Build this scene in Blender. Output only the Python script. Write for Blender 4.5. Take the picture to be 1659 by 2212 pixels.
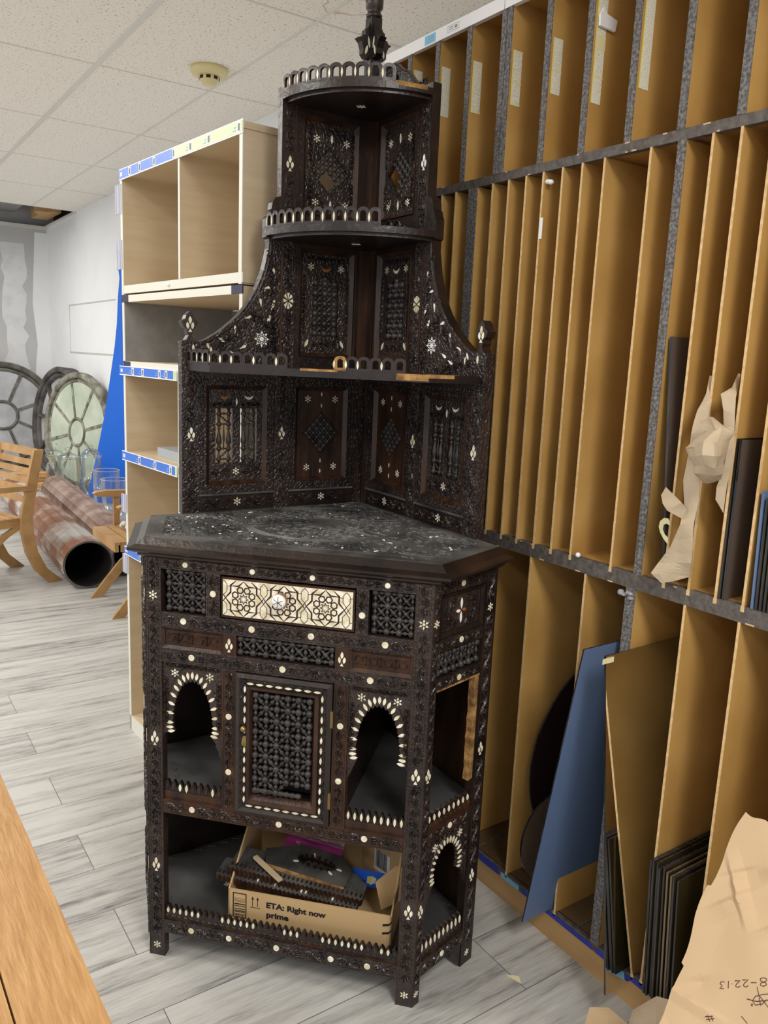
import bpy, bmesh, math, random
from mathutils import Vector as V3, Matrix
from mathutils.geometry import tessellate_polygon
PI=math.pi; S2=math.sqrt(.5)
for o in list(bpy.data.objects): bpy.data.objects.remove(o)
SC=bpy.context.scene; COL=SC.collection
# ------------------------------------------------------------------ camera
ROT=Matrix(((0.82772747,0.07048694,-0.55668558),(-0.55955359,0.17800321,-0.80945329),(0.04203593,0.98150214,0.18677936)))
cam=bpy.data.objects.new('camera',bpy.data.cameras.new('camera')); COL.objects.link(cam)
cam.matrix_world=Matrix.Translation((0,0,1.5))@ROT.to_4x4()
cam.data.sensor_fit='HORIZONTAL'; cam.data.sensor_width=36; cam.data.lens=1731.0/1659*36; cam.data.clip_start=.02
SC.camera=cam
# ------------------------------------------------------------------ world, lamps, exposure
W=bpy.data.worlds.new('world'); SC.world=W; W.use_nodes=True
W.node_tree.nodes['Background'].inputs[0].default_value=(.93,.96,1,1)
W.node_tree.nodes['Background'].inputs[1].default_value=.80
SC.view_settings.view_transform='Standard'; SC.view_settings.look='None'; SC.view_settings.gamma=1
SC.view_settings.use_curve_mapping=False; SC.view_settings.exposure=0.30
CEIL=2.93
def area(x,y,e,sx=.6,sy=1.2,z=CEIL-.03,col=(1,.96,.9)):
    l=bpy.data.lights.new('ceiling_lamp_light','AREA'); l.shape='RECTANGLE'; l.size=sx; l.size_y=sy; l.energy=e; l.color=col
    o=bpy.data.objects.new('ceiling_lamp_light',l); COL.objects.link(o); o.location=(x,y,z); return o
LAMPS=[(.45,-.95,62),(-1.4,-.9,22),(-.7,2.5,34),(-.6,5.0,42),(-.6,7.6,46),(-3.0,1.3,30),(-3.0,4.5,38),(-3,8,46),(.62,9.2,24)]
for x,y,e in LAMPS: area(x,y,e)
# ------------------------------------------------------------------ materials
MATS={}
def mat(name,col,rough=.6,metal=0,col2=None,scale=8,detail=4,stretch=(1,1,1),bump=0,bscale=None,lo=.35,hi=.65,trans=0,ior=1.45,spec=.5,alpha=1,coat=0,carve=0):
    m=bpy.data.materials.new(name); m.use_nodes=True; nt=m.node_tree; b=nt.nodes['Principled BSDF']; L=nt.links.new
    b.inputs['Base Color'].default_value=(*col,1); b.inputs['Roughness'].default_value=rough; b.inputs['Metallic'].default_value=metal
    b.inputs['Transmission Weight'].default_value=trans; b.inputs['IOR'].default_value=ior; b.inputs['Specular IOR Level'].default_value=spec
    b.inputs['Coat Weight'].default_value=coat
    if col2 or bump:
        tc=nt.nodes.new('ShaderNodeTexCoord'); mp=nt.nodes.new('ShaderNodeMapping'); mp.inputs['Scale'].default_value=stretch
        L(tc.outputs['Object'],mp.inputs[0])
        n=nt.nodes.new('ShaderNodeTexNoise'); n.inputs['Scale'].default_value=scale; n.inputs['Detail'].default_value=detail; L(mp.outputs[0],n.inputs[0])
        if col2:
            r=nt.nodes.new('ShaderNodeValToRGB'); r.color_ramp.elements[0].position=lo; r.color_ramp.elements[1].position=hi
            r.color_ramp.elements[0].color=(*col,1); r.color_ramp.elements[1].color=(*col2,1); L(n.outputs[0],r.inputs[0]); L(r.outputs[0],b.inputs['Base Color'])
        if bump:
            n2=nt.nodes.new('ShaderNodeTexNoise'); n2.inputs['Scale'].default_value=bscale or scale*4; n2.inputs['Detail'].default_value=3; L(mp.outputs[0],n2.inputs[0])
            bp=nt.nodes.new('ShaderNodeBump'); bp.inputs['Strength'].default_value=bump; bp.inputs['Distance'].default_value=.004
            L(n2.outputs[0],bp.inputs['Height']); L(bp.outputs[0],b.inputs['Normal'])
            if carve:
                w_=nt.nodes.new('ShaderNodeVectorMath'); w_.operation='MULTIPLY_ADD'; w_.inputs[1].default_value=(.012,.012,.012); nz=nt.nodes.new('ShaderNodeTexNoise'); nz.inputs['Scale'].default_value=55
                L(tc.outputs['Object'],nz.inputs[0]); L(nz.outputs['Color'],w_.inputs[0]); L(tc.outputs['Object'],w_.inputs[2])
                vo=nt.nodes.new('ShaderNodeTexVoronoi'); vo.feature='DISTANCE_TO_EDGE'; vo.inputs['Scale'].default_value=85; L(w_.outputs[0],vo.inputs[0])
                cl=nt.nodes.new('ShaderNodeMapRange'); cl.inputs[1].default_value=.04; cl.inputs[2].default_value=.22; L(vo.outputs[0],cl.inputs[0])
                b2=nt.nodes.new('ShaderNodeBump'); b2.inputs['Strength'].default_value=carve; b2.inputs['Distance'].default_value=.0022; L(cl.outputs[0],b2.inputs['Height']); L(bp.outputs[0],b2.inputs['Normal']); L(b2.outputs[0],b.inputs['Normal'])
    MATS[name]=m; return m
DW=mat('dark_walnut',(.0075,.0050,.0048),.33,col2=(.026,.0135,.0095),scale=9,spec=.6,bump=.30,bscale=70)
CW=mat('carved_walnut',(.014,.0092,.0085),.30,col2=(.040,.025,.020),scale=14,bump=.2,bscale=160,spec=.65,carve=.5)
RW=mat('red_brown_walnut',(.018,.0085,.0055),.38,col2=(.058,.025,.012),scale=10,stretch=(3,3,.6),bump=.25,bscale=60)
BW=mat('turned_blackwood',(.020,.017,.016),.40,col2=(.052,.045,.042),scale=25)
DUST=mat('dusty_walnut',(.030,.029,.029),.45,col2=(.110,.107,.102),scale=9,detail=7,bump=.4,bscale=90,carve=.12)
DUST2=mat('dusty_shelf_board',(.035,.034,.034),.45,col2=(.085,.085,.085),scale=5,detail=6,bump=.1)
PEARL=mat('mother_of_pearl',(.66,.58,.38),.28,col2=(.92,.88,.74),scale=60,detail=2,spec=.6)
PEARLW=mat('white_mother_of_pearl',(.78,.76,.70),.25,col2=(.95,.94,.92),scale=60,detail=2)
AMBER=mat('discoloured_inlay',(.30,.11,.03),.4)
RAWW=mat('raw_broken_wood',(.16,.075,.025),.8,col2=(.44,.25,.08),scale=40,bump=.8,bscale=120)
BRASS=mat('aged_brass',(.34,.25,.10),.35,metal=.9)
COPPER=mat('copper_collar',(.42,.22,.13),.3,metal=.6)
FBOARD=mat('hardboard',(.42,.235,.062),.62,col2=(.52,.31,.095),scale=5,detail=8,bump=.08,bscale=200)
FEDGE=mat('hardboard_edge',(.72,.52,.27),.7,col2=(.58,.38,.18),scale=90)
GREYP=mat('mottled_grey_edge',(.085,.08,.078),.8,col2=(.27,.26,.26),scale=150,detail=3,bump=.5,bscale=300,lo=.4,hi=.75)
RAILP=mat('worn_dark_paint',(.075,.062,.055),.65,col2=(.13,.115,.105),scale=60,detail=6,bump=.5,bscale=100)
CHIP=mat('chipped_wood',(.55,.42,.27),.8)
PLY=mat('pine_plinth',(.42,.25,.10),.5,col2=(.52,.33,.15),scale=3,stretch=(6,1,6),detail=5)
BIRCH=mat('birch_laminate',(.60,.475,.31),.42,col2=(.65,.53,.365),scale=5,stretch=(1,1,9),detail=6)
CREAM=mat('cream_edge_band',(.70,.69,.61),.45)
GREYL=mat('grey_laminate',(.25,.25,.25),.5,col2=(.29,.29,.285),scale=30)
BLACKT=mat('navy_tape',(.02,.022,.05),.5)
WHITE=mat('white_plastic',(.82,.82,.84),.4)
BLUE=mat('blue_price_strip',(.05,.17,.66),.4); GREEN=mat('green_price_strip',(.55,.66,.38),.4)
LBLUE=mat('light_blue_sticker',(.20,.50,.74),.5)
CLEAR=mat('clear_plastic',(.90,.90,.96),.15,trans=.85,ior=1.2)
GLASS=mat('clear_glass',(.97,.985,.98),.02,trans=1,ior=1.45)
TINT=mat('tinted_glass',(.50,.47,.38),.02,trans=1,ior=1.5)
GEDGE=mat('dark_glass_edge',(.012,.014,.02),.15,col2=(.05,.045,.045),scale=120,stretch=(1,1,.05))
DGLASS=mat('dark_amber_glass',(.035,.028,.012),.06,spec=.7)
BGLASS=mat('slate_blue_panel',(.10,.155,.29),.45,col2=(.11,.17,.31),scale=300)
MAROON=mat('maroon_disc',(.022,.010,.012),.3)
KRAFT=mat('kraft_paper',(.49,.345,.20),.7,col2=(.55,.395,.24),scale=3)
KRAFTG=mat('grey_kraft_paper',(.48,.38,.26),.7,col2=(.54,.44,.31),scale=6)
MASK=mat('masking_tape',(.74,.68,.40),.6)
CARD=mat('cardboard',(.50,.34,.17),.7,col2=(.54,.37,.19),scale=4)
INK=mat('black_ink',(.015,.013,.012),.6)
INKM=mat('brown_marker_ink',(.09,.04,.03),.6)
PINK=mat('pink_plastic_film',(.55,.08,.38),.2,trans=.35)
FILM=mat('clear_film',(.85,.85,.9),.12,trans=.75,ior=1.15,bump=1,bscale=60)
BTAPE=mat('blue_tape',(.02,.13,.75),.4)
YEL=mat('yellow_patch',(.75,.70,.15),.5)
TEAK=mat('teak',(.33,.185,.070),.5,col2=(.43,.26,.11),scale=5,stretch=(2,2,2),bump=.1)
OAK=mat('table_oak',(.36,.19,.070),.36,col2=(.46,.265,.11),scale=14,stretch=(6,1,1) and (9,1,1),detail=6,bump=.25,bscale=26)
LUMBER=mat('sawn_lumber',(.55,.32,.14),.7,col2=(.66,.42,.20),scale=12)
RUST=mat('rusted_painted_steel',(.20,.085,.04),.6,col2=(.46,.44,.42),scale=2.6,detail=6,bump=.5,bscale=30,lo=.45,hi=.62,metal=.15)
RUST2=mat('flaking_brown_steel',(.17,.10,.08),.65,col2=(.36,.27,.23),scale=5,detail=8,bump=.6,bscale=40,metal=.1)
BLK=mat('interior_shade_black',(.012,.011,.010),.8)  # near-black colour stands in for shade behind lattices, in tube bores and vents
WGREY=mat('weathered_grey_wood',(.07,.068,.058),.75,col2=(.22,.21,.18),scale=7,detail=7,bump=.6,bscale=40)
WDARK=mat('dark_weathered_wood',(.045,.04,.04),.7,col2=(.14,.125,.115),scale=8,detail=7,bump=.6,bscale=40)
WGREEN=mat('peeling_green_wood',(.10,.09,.07),.75,col2=(.34,.34,.28),scale=12,detail=8,bump=.7,bscale=40)
PANEG=mat('dirty_grey_pane',(.42,.43,.45),.35,col2=(.55,.56,.60),scale=6)
PANEGR=mat('dirty_green_pane',(.42,.50,.40),.35,col2=(.58,.64,.52),scale=4)
CANVAS=mat('royal_blue_laminate',(.006,.14,.72),.5)
CLOTH=mat('off_white_cloth',(.60,.58,.52),.8,bump=.3,bscale=40)
IVORY=mat('ivory_plastic',(.78,.68,.36),.4)
def thin(name,tint,refl=.12,diff=0,dcol=(.9,.9,.95)):
    m=bpy.data.materials.new(name); m.use_nodes=True; nt=m.node_tree; nt.nodes.clear(); L=nt.links.new
    o=nt.nodes.new('ShaderNodeOutputMaterial'); t=nt.nodes.new('ShaderNodeBsdfTransparent'); t.inputs[0].default_value=(*tint,1)
    g=nt.nodes.new('ShaderNodeBsdfGlossy'); g.inputs['Roughness'].default_value=.04; lw=nt.nodes.new('ShaderNodeLayerWeight'); lw.inputs['Blend'].default_value=refl+.18
    mm=nt.nodes.new('ShaderNodeMath'); mm.operation='MULTIPLY_ADD'; mm.inputs[1].default_value=.6; mm.inputs[2].default_value=.05; L(lw.outputs['Fresnel'],mm.inputs[0])
    mx=nt.nodes.new('ShaderNodeMixShader'); L(mm.outputs[0],mx.inputs[0]); L(t.outputs[0],mx.inputs[1]); L(g.outputs[0],mx.inputs[2]); out=mx
    if diff:
        d=nt.nodes.new('ShaderNodeBsdfDiffuse'); d.inputs[0].default_value=(*dcol,1); m2=nt.nodes.new('ShaderNodeMixShader'); m2.inputs[0].default_value=diff
        L(mx.outputs[0],m2.inputs[1]); L(d.outputs[0],m2.inputs[2]); out=m2
    L(out.outputs[0],o.inputs[0]); MATS[name]=m; return m
GLASS=thin('thin_clear_glass',(.96,.98,.97)); CLEAR=thin('clear_acrylic',(.93,.93,.97),.1,.42,(.80,.80,.90)); FILM=thin('clear_bag_film',(.93,.93,.95),.3,.25); PINK=thin('pink_bag_film',(.85,.25,.60),.2,.45,(.60,.10,.40))
# ------------------------------------------------------------------ mesh builder
class FR:
    def __init__(s,o,a,b,n): s.o=V3(o); s.a=V3(a).normalized(); s.b=V3(b).normalized(); s.n=V3(n).normalized()
    def __call__(s,a,b,n=0): return s.o+s.a*a+s.b*b+s.n*n
WORLD=FR((0,0,0),(1,0,0),(0,1,0),(0,0,1))
class MB:
    def __init__(s): s.v=[]; s.f=[]; s.m=[]; s.sm=[]; s.mats=[]
    def mi(s,m):
        if m not in s.mats: s.mats.append(m)
        return s.mats.index(m)
    def add(s,vs,fs,m,smooth=False):
        k=len(s.v); s.v+=[tuple(v) for v in vs]; i=s.mi(m)
        for f in fs: s.f.append([k+q for q in f]); s.m.append(i); s.sm.append(smooth)
    def box(s,F,a0,a1,b0,b1,n0,n1,m):
        vs=[F(a,b,n) for n in (n0,n1) for b in (b0,b1) for a in (a0,a1)]
        s.add(vs,[(0,1,3,2),(4,6,7,5),(0,4,5,1),(2,3,7,6),(0,2,6,4),(1,5,7,3)],m)
    def prism(s,F,poly,n0,n1,m,holes=(),side=None,cham=0):
        loops=[list(poly)]+[list(h) for h in holes]
        pts=[p for l in loops for p in l]
        tri=tessellate_polygon([[V3((p[0],p[1],0)) for p in l] for l in loops])
        N=len(pts); vs=[F(p[0],p[1],n1) for p in pts]+[F(p[0],p[1],n0) for p in pts]
        s.add(vs,[tuple(t) for t in tri]+[tuple(N+q for q in reversed(t)) for t in tri],m)
        k=0; fs=[]
        for l in loops:
            c=len(l)
            for i in range(c): j=(i+1)%c; fs.append((k+i,k+j,N+k+j,N+k+i))
            k+=c
        s.add(vs,fs,side or m)
    def lathe(s,F,prof,m,seg=12,smooth=True,a=0,b=0,cap=True):
        # axis = F.n through (a,b); prof: (r,n)
        vs=[];fs=[]
        for r,n in prof:
            for i in range(seg): t=2*PI*i/seg; vs.append(F(a+r*math.cos(t),b+r*math.sin(t),n))
        for k in range(len(prof)-1):
            for i in range(seg): j=(i+1)%seg; fs.append((k*seg+i,k*seg+j,(k+1)*seg+j,(k+1)*seg+i))
        if cap:
            if prof[0][0]>1e-5: fs.append(tuple(range(seg)))
            if prof[-1][0]>1e-5: fs.append(tuple((len(prof)-1)*seg+i for i in range(seg)))
        s.add(vs,fs,m,smooth)
    def rod(s,p,q,prof,m,seg=7):
        # turned rod from p to q; prof: (t 0..1, r)
        p=V3(p);q=V3(q);d=(q-p); L=d.length; d.normalize()
        u=d.orthogonal().normalized(); w=d.cross(u)
        s.lathe(FR(p,u,w,d),[(r,t*L) for t,r in prof],m,seg)
    def ball(s,c,r,m,seg=9,rg=6,sq=1):
        vs=[];c=V3(c);fs=[]
        for k in range(rg+1):
            ph=-PI/2+PI*k/rg
            for i in range(seg): t=2*PI*i/seg; vs.append((c.x+r*math.cos(ph)*math.cos(t),c.y+r*math.cos(ph)*math.sin(t),c.z+r*sq*math.sin(ph)))
        for k in range(rg):
            for i in range(seg): j=(i+1)%seg; fs.append((k*seg+i,k*seg+j,(k+1)*seg+j,(k+1)*seg+i))
        s.add(vs,fs,m,True)
    def ribbon(s,F,pts,w,h,m,n0=0,closed=False):
        # raised bead along 2D polyline
        n=len(pts); vs=[];fs=[]
        for i,p in enumerate(pts):
            a=pts[i-1] if (i or closed) else pts[0]; b=pts[(i+1)%n] if (i<n-1 or closed) else pts[-1]
            dx,dy=b[0]-a[0],b[1]-a[1]; l=math.hypot(dx,dy) or 1; nx,ny=-dy/l,dx/l
            ww=w if closed or 0<i<n-1 else w*.35
            vs+=[F(p[0]+nx*ww/2,p[1]+ny*ww/2,n0),F(p[0],p[1],n0+h),F(p[0]-nx*ww/2,p[1]-ny*ww/2,n0)]
        for i in range(n if closed else n-1):
            j=(i+1)%n; fs+=[(3*i,3*i+1,3*j+1,3*j),(3*i+1,3*i+2,3*j+2,3*j+1)]
        s.add(vs,fs,m)
    def tube(s,pts,r,m,seg=8,closed=False):
        pts=[V3(p) for p in pts]; n=len(pts); vs=[];fs=[]; up=None
        for i,p in enumerate(pts):
            a=pts[i-1] if (i or closed) else pts[0]; b=pts[(i+1)%n] if (i<n-1 or closed) else pts[-1]
            d=(b-a).normalized()
            if up is None: up=d.orthogonal().normalized()
            up=(up-d*up.dot(d)).normalized(); w=d.cross(up); rr=r[i] if isinstance(r,(list,tuple)) else r
            for k in range(seg): t=2*PI*k/seg; vs.append(p+up*rr*math.cos(t)+w*rr*math.sin(t))
        for i in range(n if closed else n-1):
            j=(i+1)%n
            for k in range(seg): l=(k+1)%seg; fs.append((i*seg+k,i*seg+l,j*seg+l,j*seg+k))
        if not closed: fs+= [tuple(range(seg)),tuple((n-1)*seg+k for k in range(seg))]
        s.add(vs,fs,m,True)
    # ---- inlay and carving
    def leaf(s,F,a,b,l,w,ang,n0=0,m=None,h=.0012):
        c,q=math.cos(ang),math.sin(ang); P=[]
        for t,k in ((-.5,0),(-.25,.38),(0,.5),(.25,.38),(.5,0),(.25,-.38),(0,-.5),(-.25,-.38)):
            x,y=t*l,k*w; P.append((a+x*c-y*q,b+x*q+y*c))
        s.cap(F,P,n0,h,m or PEARL)
    def drop(s,F,a,b,l,w,ang,n0=0,m=None):
        c,q=math.cos(ang),math.sin(ang); P=[]
        for t,k in ((-.5,0),(-.15,.22),(.15,.42),(.36,.36),(.5,0),(.36,-.36),(.15,-.42),(-.15,-.22)):
            x,y=t*l,k*w; P.append((a+x*c-y*q,b+x*q+y*c))
        s.cap(F,P,n0,.0012,m or PEARL)
    def cap(s,F,P,n0,h,m):
        n=len(P); ca=sum(p[0] for p in P)/n; cb=sum(p[1] for p in P)/n
        vs=[F(p[0],p[1],n0-.0004) for p in P]+[F(ca+(p[0]-ca)*.88,cb+(p[1]-cb)*.88,n0+h) for p in P]
        s.add(vs,[tuple(range(n,2*n))]+[(i,(i+1)%n,n+(i+1)%n,n+i) for i in range(n)],m)
    def dot(s,F,a,b,r=.0078,n0=0,m=None):
        s.cap(F,[(a+r*math.cos(2*PI*i/12),b+r*math.sin(2*PI*i/12)) for i in range(12)],n0,.0014,m or PEARL)
    def star(s,F,a,b,r=.011,k=6,n0=0,m=None,rot=None):
        m=m or PEARL; rot=PI/2 if rot is None else rot
        s.cap(F,[(a+r*.30*math.cos(2*PI*i/k+rot+PI/k),b+r*.30*math.sin(2*PI*i/k+rot+PI/k)) for i in range(k)],n0,.0012,m)
        for i in range(k):
            t=2*PI*i/k+rot; q=PI/k*.78
            s.cap(F,[(a+r*.36*math.cos(t),b+r*.36*math.sin(t)),(a+r*.56*math.cos(t+q*.95),b+r*.56*math.sin(t+q*.95)),(a+r*math.cos(t),b+r*math.sin(t)),(a+r*.56*math.cos(t-q*.95),b+r*.56*math.sin(t-q*.95))],n0,.0012,m)
    def bigstar(s,F,a,b,r=.019,m=None,n0=0):
        m=m or PEARLW; k=8
        s.cap(F,[(a+r*.3*math.cos(2*PI*(i+.5)/k),b+r*.3*math.sin(2*PI*(i+.5)/k)) for i in range(k)],n0,.0012,m)
        for i in range(k):
            t=2*PI*i/k+PI/2; q=PI/k
            def P(rr,tt): return (a+rr*math.cos(tt),b+rr*math.sin(tt))
            s.cap(F,[P(r*.34,t-q*.5),P(r*.52,t-q*.2) ,P(r*.52,t+q*.2),P(r*.34,t+q*.5)],n0,.0012,m)
            s.cap(F,[P(r*.60,t-q*.05),P(r*.68,t+q*.62),P(r,t),P(r*.68,t-q*.62)],n0,.0012,m)
            s.cap(F,[P(r*.40,t+q),P(r*.60,t+q*1.35),P(r*.66,t+q),P(r*.60,t+q*.65)],n0,.0012,m)
    def tulip(s,F,a,b,h=.038,n0=0,m=None,down=False):
        m=m or PEARL; k=h/.038; e=-1 if down else 1
        s.leaf(F,a,b+e*.0085*k,.019*k,.0082*k,PI/2,n0,m)
        for q in (-1,1): s.leaf(F,a+q*.0058*k,b-e*.0035*k,.0175*k,.0078*k,PI/2-q*e*.12,n0,m)
        y=b-e*.0095*k; s.cap(F,[(a,y),(a-.0045*k,y-e*.0085*k),(a+.0045*k,y-e*.0085*k)],n0,.0012,m)
    def moon(s,F,a,b,r=.011,m=None,n0=0):
        o=[(a+r*math.cos(t),b+r*math.sin(t)) for t in [PI*1.0+PI*i/9 for i in range(10)]]
        i_=[(a+r*.93*math.cos(t),b+r*.45*math.sin(t)) for t in [2*PI-PI*i/9 for i in range(1,9)]]
        s.prism(F,o+i_,n0-.0004,n0+.0012,m or PEARL)
    def vine(s,F,a0,b0,a1,b1,w,m=None,n0=0,h=.0032,rw=None):
        m=m or CW; L=math.hypot(a1-a0,b1-b0); rw=rw or min(.0046,max(.0028,w*.155))
        if L<w*.5: return
        tx,ty=(a1-a0)/L,(b1-b0)/L; nx,ny=-ty,tx; an=math.atan2(ty,tx)
        nh=max(1,round(L/(w*.98))); hp=L/nh; A=w*.30
        def P(x,y): return (a0+tx*x+nx*y,b0+ty*x+ny*y)
        s.ribbon(F,[P(L*i/(nh*6),A*math.sin(PI*i/6)) for i in range(nh*6+1)],rw,h,m,n0)
        for k in range(nh):
            sg=1 if k%2==0 else -1; cx=(k+.5)*hp
            # scroll branching inwards from the stem, filling the bay on the other side
            cu=[]
            for i in range(9):
                t=i/8; ang=PI*(.15+1.55*t); rr=w*.30*(1-.60*t)
                cu.append(P(cx+math.cos(ang)*rr*1.05, -sg*w*.10+sg*math.sin(ang)*rr*.8))
            s.ribbon(F,cu,rw*.95,h*1.15,m,n0)
            for dx,dy,l,q,da in ((-.02,-.34,.34,.18,.35),(.42,-.30,.26,.15,-.7),(.04,-.08,.20,.14,.9)):
                e=P(cx+w*dx,sg*w*dy); s.leaf(F,e[0],e[1],w*l,w*q,an+sg*da,n0,m,h*1.1)
        for e_ in (-1,1):
            s.ribbon(F,[P(0,e_*w*.5),P(L,e_*w*.5)],.0016,.0009,m,n0)
    def zig(s,F,a0,b0,a1,b1,w,m=None,n0=0,h=.0016,pitch=None):
        m=m or CW; L=math.hypot(a1-a0,b1-b0); tx,ty=(a1-a0)/L,(b1-b0)/L; nx,ny=-ty,tx
        n=max(2,round(L/(pitch or w*1.3))); q=L/n
        P=lambda x,y:(a0+tx*x+nx*y,b0+ty*x+ny*y)
        s.ribbon(F,[P(q*i,(w/2 if i%2 else -w/2)*.8) for i in range(n+1)],.0022,h,m,n0)
        for i in range(n):
            e=P(q*(i+.5),(-1 if i%2 else 1)*w*.05); s.leaf(F,e[0],e[1],w*.35,w*.3,0,n0,m,h)
            e=P(q*i,(-1 if i%2 else 1)*w*.3*(1)); s.leaf(F,e[0],e[1],w*.45,w*.28,math.atan2(ty,tx),n0,m,h)
    def frame(s,F,o,i,n0,n1,m,n2=None):
        # o,i = (a0,b0,a1,b1); mitred frame; n1 outer height, n2 inner height
        n2=n1 if n2 is None else n2
        O=[(o[0],o[1]),(o[2],o[1]),(o[2],o[3]),(o[0],o[3])]; I=[(i[0],i[1]),(i[2],i[1]),(i[2],i[3]),(i[0],i[3])]
        vs=[F(*p,n0) for p in O]+[F(*p,n1) for p in O]+[F(*p,n2) for p in I]+[F(*p,n0) for p in I]
        fs=[]
        for k in range(4):
            j=(k+1)%4; fs+=[(k,j,4+j,4+k),(4+k,4+j,8+j,8+k),(8+k,8+j,12+j,12+k),(12+k,12+j,j,k)]
        s.add(vs,fs,m)
    def build(s,name,parent=None,**tags):
        me=bpy.data.meshes.new(name); me.from_pydata(s.v,[],s.f)
        for m in s.mats: me.materials.append(m)
        me.polygons.foreach_set('material_index',s.m); me.polygons.foreach_set('use_smooth',s.sm); me.update()
        bm=bmesh.new(); bm.from_mesh(me); bmesh.ops.recalc_face_normals(bm,faces=bm.faces); bm.to_mesh(me); bm.free()
        o=bpy.data.objects.new(name,me); COL.objects.link(o)
        if parent: o.parent=parent
        for k,v in tags.items(): o[k]=v
        return o
def empty(name,label,cat,loc=(0,0,0),rz=0,group=None):
    o=bpy.data.objects.new(name,None); COL.objects.link(o); o.location=loc; o.rotation_euler=(0,0,rz); o['label']=label; o['category']=cat
    if group: o['group']=group
    return o
def tag(o,label,cat,group=None):
    o['label']=label; o['category']=cat
    if group: o['group']=group
    return o
def local_origin(o,loc):
    # put a mesh object's origin at loc without moving it
    o.data.transform(Matrix.Translation(-V3(loc))); o.location=loc; return o
def text_mb(mb,F,txt,a,b,size,m,n0=.0006,bold=.0,rot180=False,sx=1):
    cu=bpy.data.curves.new('t','FONT'); cu.body=txt; cu.size=size; cu.offset=bold; cu.resolution_u=3
    ob=bpy.data.objects.new('t',cu); COL.objects.link(ob)
    me=bpy.data.meshes.new_from_object(ob)
    g=-1 if rot180 else 1
    mb.add([F(a+g*sx*v.co.x,b+g*v.co.y,n0) for v in me.vertices],[tuple(p.vertices) for p in me.polygons],m)
    bpy.data.objects.remove(ob); bpy.data.curves.remove(cu); bpy.data.meshes.remove(me)
# ================================================================== SETTING
def struct(mb,name): return mb.build(name,kind='structure')
# floor: vinyl planks running along X, 0.2 m wide
fm=bpy.data.materials.new('vinyl_plank_floor'); fm.use_nodes=True; nt=fm.node_tree; B=nt.nodes['Principled BSDF']; L=nt.links.new
def N(t,**k):
    n=nt.nodes.new(t)
    for a,b in k.items(): setattr(n,a,b)
    return n
def floor_nodes():
    tc=N('ShaderNodeTexCoord'); br=N('ShaderNodeTexBrick'); br.offset=.37; br.offset_frequency=2
    mp=N('ShaderNodeMapping'); mp.inputs['Location'].default_value=(.69,.014,0); L(tc.outputs['Object'],mp.inputs[0]); L(mp.outputs[0],br.inputs[0])
    br.inputs['Scale'].default_value=1; br.inputs['Brick Width'].default_value=1.22; br.inputs['Row Height'].default_value=.2; br.inputs['Mortar Size'].default_value=.0012; br.inputs['Mortar Smooth'].default_value=0.1
    br.inputs['Bias'].default_value=0
    br.inputs['Color1'].default_value=(0,0,0,1); br.inputs['Color2'].default_value=(1,1,1,1); br.inputs['Mortar'].default_value=(.5,.5,.5,1)
    mp2=N('ShaderNodeMapping'); mp2.inputs['Scale'].default_value=(1.3,14,1); L(tc.outputs['Object'],mp2.inputs[0])
    ad=N('ShaderNodeVectorMath',operation='ADD'); sc=N('ShaderNodeVectorMath',operation='SCALE'); sc.inputs['Scale'].default_value=9.0
    L(br.outputs['Color'],sc.inputs[0]); L(sc.outputs[0],ad.inputs[1]); L(mp2.outputs[0],ad.inputs[0])
    n1=N('ShaderNodeTexNoise'); n1.inputs['Scale'].default_value=2.2; n1.inputs['Detail'].default_value=9; n1.inputs['Roughness'].default_value=.62; L(ad.outputs[0],n1.inputs[0])
    mp3=N('ShaderNodeMapping'); mp3.inputs['Scale'].default_value=(6,60,1); L(tc.outputs['Object'],mp3.inputs[0])
    n2=N('ShaderNodeTexNoise'); n2.inputs['Scale'].default_value=3; n2.inputs['Detail'].default_value=4; L(mp3.outputs[0],n2.inputs[0])
    mx=N('ShaderNodeMath',operation='MULTIPLY_ADD'); mx.inputs[1].default_value=.35; L(n2.outputs[0],mx.inputs[0]); L(n1.outputs[0],mx.inputs[2])
    sep=N('ShaderNodeSeparateColor'); L(br.outputs['Color'],sep.inputs[0])
    m2=N('ShaderNodeMath',operation='MULTIPLY_ADD'); m2.inputs[1].default_value=.13; L(sep.outputs[0],m2.inputs[0]); L(mx.outputs[0],m2.inputs[2])
    r=N('ShaderNodeValToRGB'); e=r.color_ramp.elements; e[0].position=.46; e[0].color=(.10,.097,.095,1); e[1].position=.86; e[1].color=(.50,.495,.475,1)
    q=e.new(.56); q.color=(.245,.24,.235,1); q=e.new(.68); q.color=(.39,.385,.37,1)
    L(m2.outputs[0],r.inputs[0])
    mm=N('ShaderNodeMixRGB'); mm.inputs[2].default_value=(.13,.13,.14,1); L(br.outputs['Fac'],mm.inputs[0]); L(r.outputs[0],mm.inputs[1]); L(mm.outputs[0],B.inputs['Base Color'])
    B.inputs['Roughness'].default_value=.42
floor_nodes()
m=MB(); m.box(WORLD,-6,2.4,-4,11.05,-.05,0,fm); struct(m,'floor')
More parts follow.
